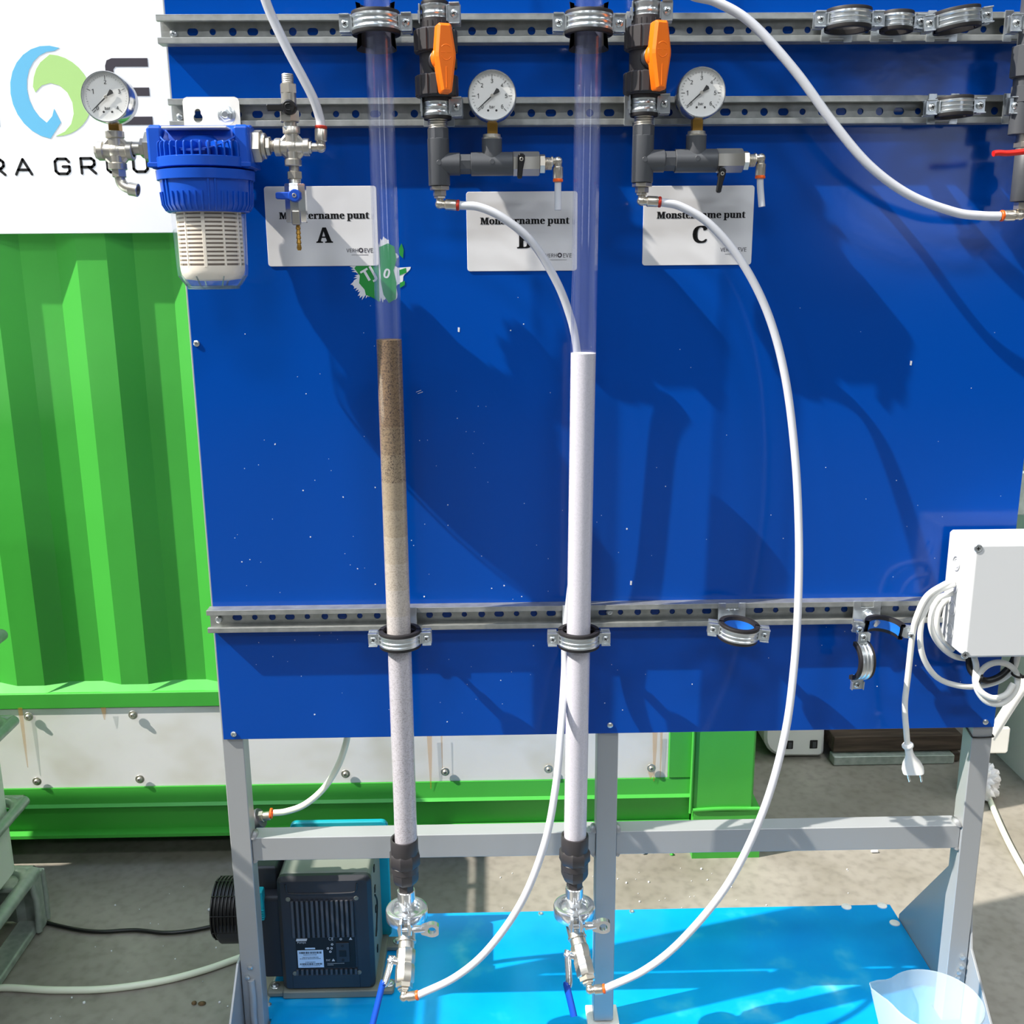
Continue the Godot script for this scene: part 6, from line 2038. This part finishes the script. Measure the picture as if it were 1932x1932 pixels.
# intermediate bulk tank at the left edge
func tank() -> void:
	var xr := -1.18
	var zb := -0.447
	var zf := 0.55
	var xl := -2.15
	var t := thing("bulk_tank", "white liquid tank in a galvanised tube cage at the left edge", "tank", Vector3(-1.66, 0, 0.05))
	var g := Geo.new()
	var shell := []
	for q in [[xr - 0.015 - 0.05, zf - 0.06, 0.0], [xl + 0.065, zf - 0.06, PI / 2], [xl + 0.065, zb + 0.058, PI], [xr - 0.015 - 0.05, zb + 0.058, PI * 1.5]]:
		for i in 6:
			shell.append(Vector2(q[0], -q[1]) + Vector2(cos(q[2] + PI / 2 * i / 5.0), -sin(q[2] + PI / 2 * i / 5.0)) * 0.05)
	g.t = Transform3D(Basis(Vector3.RIGHT, Vector3.FORWARD, Vector3.UP), Vector3.ZERO)
	g.prism(shell, 0.145, 1.05, 0.02)
	part(g, "bottle", M.bottle, t)
	var loop := func(y: float, r: float, called: String) -> void:
		var gg := Geo.new()
		var q := []
		var cr := 0.05
		for c in [[xr - cr, zb + cr, -PI / 2], [xr - cr, zf - cr, 0.0], [xl + cr, zf - cr, PI / 2], [xl + cr, zb + cr, PI]]:
			for i in 4:
				var a: float = c[2] + PI / 2 * i / 3.0
				q.append(Vector3(c[0] + cos(a) * cr, y, c[1] + sin(a) * cr))
		var dense := []
		for i in q.size():
			dense.append(q[i])
			if q[i].distance_to(q[(i + 1) % q.size()]) > 0.2:
				dense.append(q[i].lerp(q[(i + 1) % q.size()], 0.02))
				dense.append(q[i].lerp(q[(i + 1) % q.size()], 0.98))
		gg.tube(dense, r, 12, 3, true)
		part(gg, called, M.galv, t)
	for y in [0.30, 0.482, 0.67, 0.86, 1.04]:
		loop.call(y, 0.0115, "cage_hoop")
	loop.call(0.13, 0.0145, "cage_hoop")
	for i in 5:
		for s in 2:
			var zz := lerpf(zb + 0.15, zf - 0.06, i / 4.0)
			g = Geo.new()
			var xx: float = (xr - 0.016) if s == 0 else (xl + 0.016)
			g.tube([Vector3(xx, 0.10, zz), Vector3(xx, 0.6, zz), Vector3(xx, 1.06, zz)], 0.010, 10, 3)
			part(g, "cage_upright", M.galv, t)
	for i in 4:
		g = Geo.new()
		var xx := lerpf(xr - 0.1, xl + 0.1, i / 3.0)
		g.tube([Vector3(xx, 0.10, zb + 0.016), Vector3(xx, 0.6, zb + 0.016), Vector3(xx, 1.06, zb + 0.016)], 0.010, 10, 3)
		part(g, "cage_upright", M.galv, t)
	g = Geo.new()
	g.box(Vector3((xl + xr) / 2 - 0.02, 0.128, (zb + zf) / 2), Vector3(xr - xl - 0.08, 0.02, zf - zb - 0.05), 0.004)
	part(g, "base_tray", M.galv, t)
	# pressed corner foot and skid
	for q in [Vector3(xr, 0, zb), Vector3(xr, 0, zf)]:
		var sz: float = 1.0 if q.z < 0 else -1.0
		g = Geo.new()
		g.t = Transform3D(Basis(Vector3.RIGHT, Vector3.FORWARD, Vector3.UP), q)
		var py := []
		for w in [[0.012, 0.03], [0.014, 0.0], [0.006, -0.012], [-0.03, -0.016], [-0.045, -0.006], [-0.06, -0.014], [-0.09, -0.014]]:
			py.append(Vector2(w[0], w[1] * sz * -1.0))
		var back := []
		for w in range(py.size() - 1, -1, -1):
			back.append(py[w] + Vector2(-0.004, -0.005 * sz))
		g.prism(py + back, 0.005, 0.135, 0.0008)
		g.t = Transform3D(Basis.IDENTITY, q)
		for i in 3:
			g.tube([Vector3(0.010 - i * 0.028, 0.008, -0.014 * sz), Vector3(0.010 - i * 0.028, 0.07, -0.017 * sz), Vector3(0.010 - i * 0.028, 0.128, -0.014 * sz)], 0.006, 10, 3)
		g.tube([Vector3(0.010, 0.008, 0.03 * sz), Vector3(0.013, 0.07, 0.03 * sz), Vector3(0.006, 0.125, 0.03 * sz)], 0.007, 10, 3)
		g.box(Vector3(-0.03, 0.128, 0.025 * sz), Vector3(0.09, 0.012, 0.08), 0.004)
		part(g, "corner_foot", M.galv, t)
		g = Geo.new()
		g.t = Transform3D(Basis.IDENTITY, q + Vector3(-0.004, 0.136, 0.02 * sz))
		g.cyl(0.009, -0.004, 0.006, 0.001)
		part(g, "bolt", M.zinc, t)
	for x in [xr - 0.02, (xl + xr) / 2, xl + 0.02]:
		g = Geo.new()
		g.box(Vector3(x, 0.010, (zb + zf) / 2), Vector3(0.05, 0.02, zf - zb - 0.01), 0.006)
		part(g, "skid", M.galv, t)
	g = Geo.new()
	g.box(Vector3((xl + xr) / 2 - 0.05, 0.07, (zb + zf) / 2), Vector3(0.5, 0.1, 0.5), 0.01)
	part(g, "centre_foot", M.dark, t)

func lump(g: Geo, c: Vector3, s: Vector3, f: FastNoiseLite, amount: float, power := 4.0) -> void:
	var nu := 36
	var nv := 22
	var pt := func(i: int, j: int) -> Vector3:
		var a := TAU * (i % nu) / nu
		var b := -PI / 2 + PI * j / nv
		var d := Vector3(cos(b) * cos(a), sin(b), cos(b) * sin(a))
		var l := pow(pow(absf(d.x), power) + pow(absf(d.y), power) + pow(absf(d.z), power), -1.0 / power)
		var p := d * l * (1.0 + amount * f.get_noise_3d(d.x * 40, d.y * 40, d.z * 40))
		return c + p * s
	var pts := {}
	for i in nu + 1:
		for j in nv + 1:
			pts[i * 100 + j] = pt.call(i, j)
	var nrm := func(i: int, j: int) -> Vector3:
		var k := i % nu
		var a: Vector3 = pts[(k + 1) * 100 + j] - pts[((k + nu - 1) % nu) * 100 + j]
		var b: Vector3 = pts[k * 100 + mini(j + 1, nv)] - pts[k * 100 + maxi(j - 1, 0)]
		var n := b.cross(a)
		var p: Vector3 = pts[k * 100 + j] - c
		if n.length() < 1e-9:
			return p.normalized()
		n = n.normalized()
		return n if n.dot(p) > 0 else -n
	for i in nu:
		for j in nv:
			g.quads(pts[i * 100 + j], pts[(i + 1) * 100 + j], pts[(i + 1) * 100 + j + 1], pts[i * 100 + j + 1], nrm.call(i, j), nrm.call(i + 1, j), nrm.call(i + 1, j + 1), nrm.call(i, j + 1))

func rear_things() -> void:
	# white moulded housing under which two square openings show
	var t := thing("white_housing", "white rounded plastic housing with square openings on the floor behind the panel", "housing", Vector3(0.66, 0, -1.25))
	var g := Geo.new()
	var pl := []
	for q in [[0.735, 0.26, 0.0], [0.63, 0.24, PI / 2], [0.64, 0.068, PI], [0.738, 0.022, PI * 1.5]]:
		var r: float = [0.012, 0.05, 0.06, 0.016][int(q[2] / (PI / 2) + 0.01)]
		for i in 6:
			pl.append(Vector2(q[0], q[1]) + Vector2.from_angle(q[2] + PI / 2 * i / 5.0) * r)
	g.prism(pl, -1.42, -1.15, 0.008)
	part(g, "shell", M.white, t)
	for x in [Vector3(0.652, 0.0455, -1.15), Vector3(0.7221, 0.0459, -1.15)]:
		g = Geo.new()
		g.box(x + Vector3(0, 0, 0.001), Vector3(0.022, 0.026, 0.003), 0.004)
		part(g, "opening_shade", M.dark, t)  # dark block in place of the shaded square hole
		g = Geo.new()
		g.box(x + Vector3(0.001, -0.001, 0.0022), Vector3(0.011, 0.018, 0.003), 0.002)
		part(g, "latch", M.pvc, t)
	# dark crate on a timber base
	t = thing("dark_hollow", "dark crate on a timber sill on the floor right of the white housing", "hollow", Vector3(0.98, 0, -1.35))
	g = Geo.new()
	g.box(Vector3(0.99, 0.24, -1.40), Vector3(0.44, 0.36, 0.36), 0.006)
	part(g, "box", M.dark, t)  # solid dark block stands in for the dark void above the sill
	for i in 5:
		g = Geo.new()
		g.box(Vector3(0.79 + i * 0.085, 0.24, -1.216), Vector3(0.008, 0.36, 0.008), 0.002)
		part(g, "rib", M.dark, t)
	g = Geo.new()
	g.box(Vector3(0.955, 0.055, -1.17), Vector3(0.37, 0.05, 0.09), 0.004)
	part(g, "timber_sill", M.wood, t)
	g = Geo.new()
	g.box(Vector3(0.94, 0.014, -1.125), Vector3(0.345, 0.028, 0.04), 0.003)
	part(g, "steel_strip", M.galv, t)
	g = Geo.new()
	g.box(Vector3(1.12, 0.016, -1.135), Vector3(0.025, 0.03, 0.04), 0.004)
	part(g, "block", M.wood, t)
	# white sack and film at the right edge
	var f := noise(0.05, FastNoiseLite.TYPE_SIMPLEX_SMOOTH, 71, 4)
	g = Geo.new()
	lump(g, Vector3(1.34, 0.095, -0.60), Vector3(0.25, 0.115, 0.14), f, 0.12, 3.0)
	tag(part(g, "white_sack", M.film), "bulging white sack lying on the bright floor behind the right post", "sack")
	g = Geo.new()
	var f2 := noise(0.16, FastNoiseLite.TYPE_SIMPLEX_SMOOTH, 73, 4)
	lump(g, Vector3(1.10, 0.045, -0.93), Vector3(0.04, 0.055, 0.05), f2, 0.5, 2.2)
	tag(part(g, "crumpled_film", M.film), "crumpled clear packing film on the floor left of the right post", "packing film", "crumpled film")
	g = Geo.new()
	lump(g, Vector3(1.34, 0.242, -0.60), Vector3(0.10, 0.035, 0.07), f2, 0.45, 2.5)
	tag(part(g, "crumpled_film", M.film), "crumpled packing film on top of the white sack at the right edge", "packing film", "crumpled film")
	t = thing("white_mass", "tall white cabinet at the right edge behind the panel", "cabinet", Vector3(1.69, 0, -1.0))
	g = Geo.new()
	g.box(Vector3(1.69, 0.83, -1.00), Vector3(0.9, 1.14, 0.5), 0.01)
	for x in [1.29, 2.09]:
		g.box(Vector3(x, 0.13, -1.0), Vector3(0.06, 0.27, 0.4), 0.004)
	part(g, "body", M.white, t)  # plain upright box for a white thing of unclear kind
	g = Geo.new()
	g.box(Vector3(1.0347, 0.2556, -0.74), Vector3(0.05, 0.07, 0.012), 0.012)
	part(g, "flap", M.plate_white, t)
	g = Geo.new()
	g.box(Vector3(1.0257, 0.871, -0.74), Vector3(0.05, 0.1, 0.02), 0.003)
	part(g, "vent", M.galv, t)
	g = Geo.new()
	g.tube([Vector3(1.0218, 0.4667, -0.62), Vector3(0.9937, 0.4128, -0.62), Vector3(0.9656, 0.3556, -0.62), Vector3(0.9495, 0.3216, -0.62)], 0.012, 14, 5)
	tag(part(g, "white_pipe", M.cable), "pale plastic pipe leaning behind the panel's lower right corner", "pipe")
	# partial valve line at the right edge
	t = thing("valve_line", "grey pipe line with red lever cut off by the right edge", "valve", Vector3(0.5464, 1.4686, 0.065))
	g = Geo.new()
	g.t = Transform3D(Basis.IDENTITY, Vector3(0.547, 1.5034, 0.065))
	g.lathe([Vector2(0, -0.035), Vector2(0.0150, -0.035), Vector2(0.0158, -0.034), Vector2(0.0158, 0.026), Vector2(0.0145, 0.028), Vector2(0, 0.028)], 30)
	g.ball(Vector3(0.008, -0.004, 0.004), Vector3(0.018, 0.018, 0.018), 20)
	part(g, "tee", M.pvc, t)
	g = Geo.new()
	g.t = Transform3D(Basis.IDENTITY, Vector3(0.5325, 1.6453, 0.065))
	g.hexa(0.0195, -0.018, 0.022, 8)
	g.cyl(0.014, -0.09, 0.09)
	g.hexa(0.0155, -0.05, -0.028, 8)
	part(g, "body", M.pvc, t)
	g = Geo.new()
	g.t = Transform3D(Basis.IDENTITY, Vector3(0.5419, 1.5481, 0.065))
	g.cyl(0.0115, -0.014, 0.012)
	g.hexa(0.0140, -0.01, -0.002)
	part(g, "steel_nipple", M.steel, t)
	g = Geo.new()
	g.tube([Vector3(0.4836, 1.5279, 0.1), Vector3(0.4906, 1.5288, 0.1), Vector3(0.5056, 1.5284, 0.1), Vector3(0.5372, 1.5316, 0.1)], 0.0048, 12, 5, false, 0.8)
	part(g, "red_lever", M.red, t)
	g = Geo.new()
	g.t = Transform3D(Basis.IDENTITY, Vector3(0.5457, 1.4616, 0.065))
	g.hexa(0.0095, -0.004, 0.006)
	part(g, "hex_bush", M.nickel, t)
	push_elbow("nickel push-in elbow with orange ring at the right edge", Vector3(0.5452, 1.4602, 0.065), Vector3.DOWN, Vector3.LEFT, 0.0105, 0.0225, M.ring, 0.0068)
	pipe_clamp("pipe clamp at the right end of the second rail, cut by the edge", Vector3(0.5486, 1.592, 0.065), 0.0165, 0.0185, Vector3.ZERO, "clamps at the right edge")
	pipe_clamp("pipe clamp at the right end of the top rail, cut by the edge", Vector3(0.539, 1.6943, 0.065), 0.0165, 0.0185, Vector3.ZERO, "clamps at the right edge")

func small_things() -> void:
	# translucent measuring jug on the deck's right end
	var rim_y := 0.30
	var c := Vector3(0.4742, 0.3, 0.2031)
	var t := thing("measuring_jug", "translucent plastic jug with pouring lip at the lower right corner", "jug", Vector3(c.x, 0.09, c.z))
	var g := Geo.new()
	var r := 0.0672
	var n := 48
	var prev := []
	var rows := [[0.0905, 0.80], [0.0925, 0.83], [0.16, 0.885], [0.24, 0.95], [0.285, 0.985], [0.30, 1.0], [0.302, 1.02], [0.299, 1.03]]
	for i in rows.size():
		var ring := []
		for k in n:
			var a := TAU * k / n
			var rr: float = r * rows[i][1]
			var da := angle_difference(a, deg_to_rad(200.0))
			var lip: float = exp(-da * da * 16.0) * smoothstep(0.17, 0.30, rows[i][0]) * 0.027
			ring.append(Vector3(c.x + cos(a) * (rr + lip), rows[i][0] + lip * 0.15, c.z + sin(a) * (rr + lip)))
		if i > 0:
			for k in n:
				var l := (k + 1) % n
				var nk := Vector3(cos(TAU * k / n), 0, sin(TAU * k / n))
				var nl := Vector3(cos(TAU * l / n), 0, sin(TAU * l / n))
				g.quads(prev[k], prev[l], ring[l], ring[k], nk, nl, nl, nk)
		prev = ring
	g.t = Transform3D(Basis.IDENTITY, Vector3(c.x, 0, c.z))
	g.lathe([Vector2(0, 0.091), Vector2(r * 0.80, 0.0905)], 48)
	part(g, "body", M.jug, t)
	# crumbs and chips on the floor
	var rng := RandomNumberGenerator.new()
	rng.seed = 17
	g = Geo.new()
	for i in 90:
		var p := Vector3(rng.randf_range(-0.25, 0.75), 0.001, rng.randf_range(-0.62, -0.32))
		if i > 55:
			p = Vector3(rng.randf_range(-1.05, -0.65), 0.001, rng.randf_range(-0.6, -0.15))
		if i < 25:
			p.x = rng.randf_range(0.1, 0.3)
		g.ball(p, Vector3.ONE * (0.001 + 0.0022 * pow(rng.randf(), 3.0)), 6)
	var o := part(g, "floor_crumbs", M.torn)
	o.set_meta("kind", "stuff")
	tag(o, "pale crumbs scattered over the concrete floor round the stand", "crumbs")
	g = Geo.new()
	g.box(Vector3(0.724, 0.004, -0.668), Vector3(0.018, 0.006, 0.007), 0.002)
	tag(part(g, "plastic_scrap", M.torn), "small pale scrap on the floor behind the crossbar, right side", "scrap", "scraps on the floor")
	g = Geo.new()
	g.ball(Vector3(0.1661, 0.005, -0.6801), Vector3(0.005, 0.005, 0.005), 10)
	tag(part(g, "plastic_scrap", M.torn), "tiny white nut-like scrap on the floor just right of the middle post", "scrap", "scraps on the floor")
	g = Geo.new()
	g.ball(Vector3(-0.8257, 0.003, -0.4888), Vector3(0.006, 0.003, 0.004), 10)
	tag(part(g, "plastic_scrap", M.torn), "small white scrap on the floor left of the pump's fan", "scrap", "scraps on the floor")
	g = Geo.new()
	g.ball(Vector3(-0.7781, 0.003, -0.1927), Vector3(0.005, 0.003, 0.005), 10)
	g.ball(Vector3(-0.7627, 0.002, -0.192), Vector3(0.008, 0.0025, 0.006), 10)
	tag(part(g, "plastic_scrap", M.rust_solid), "small brownish scrap on the floor at the lower left", "scrap", "scraps on the floor")
	g = Geo.new()
	g.ball(Vector3(0.2344, 0.002, -0.6735), Vector3(0.006, 0.002, 0.004), 10)
	tag(part(g, "plastic_scrap", M.green), "green paint chip on the floor beside the container's casting", "scrap", "scraps on the floor")
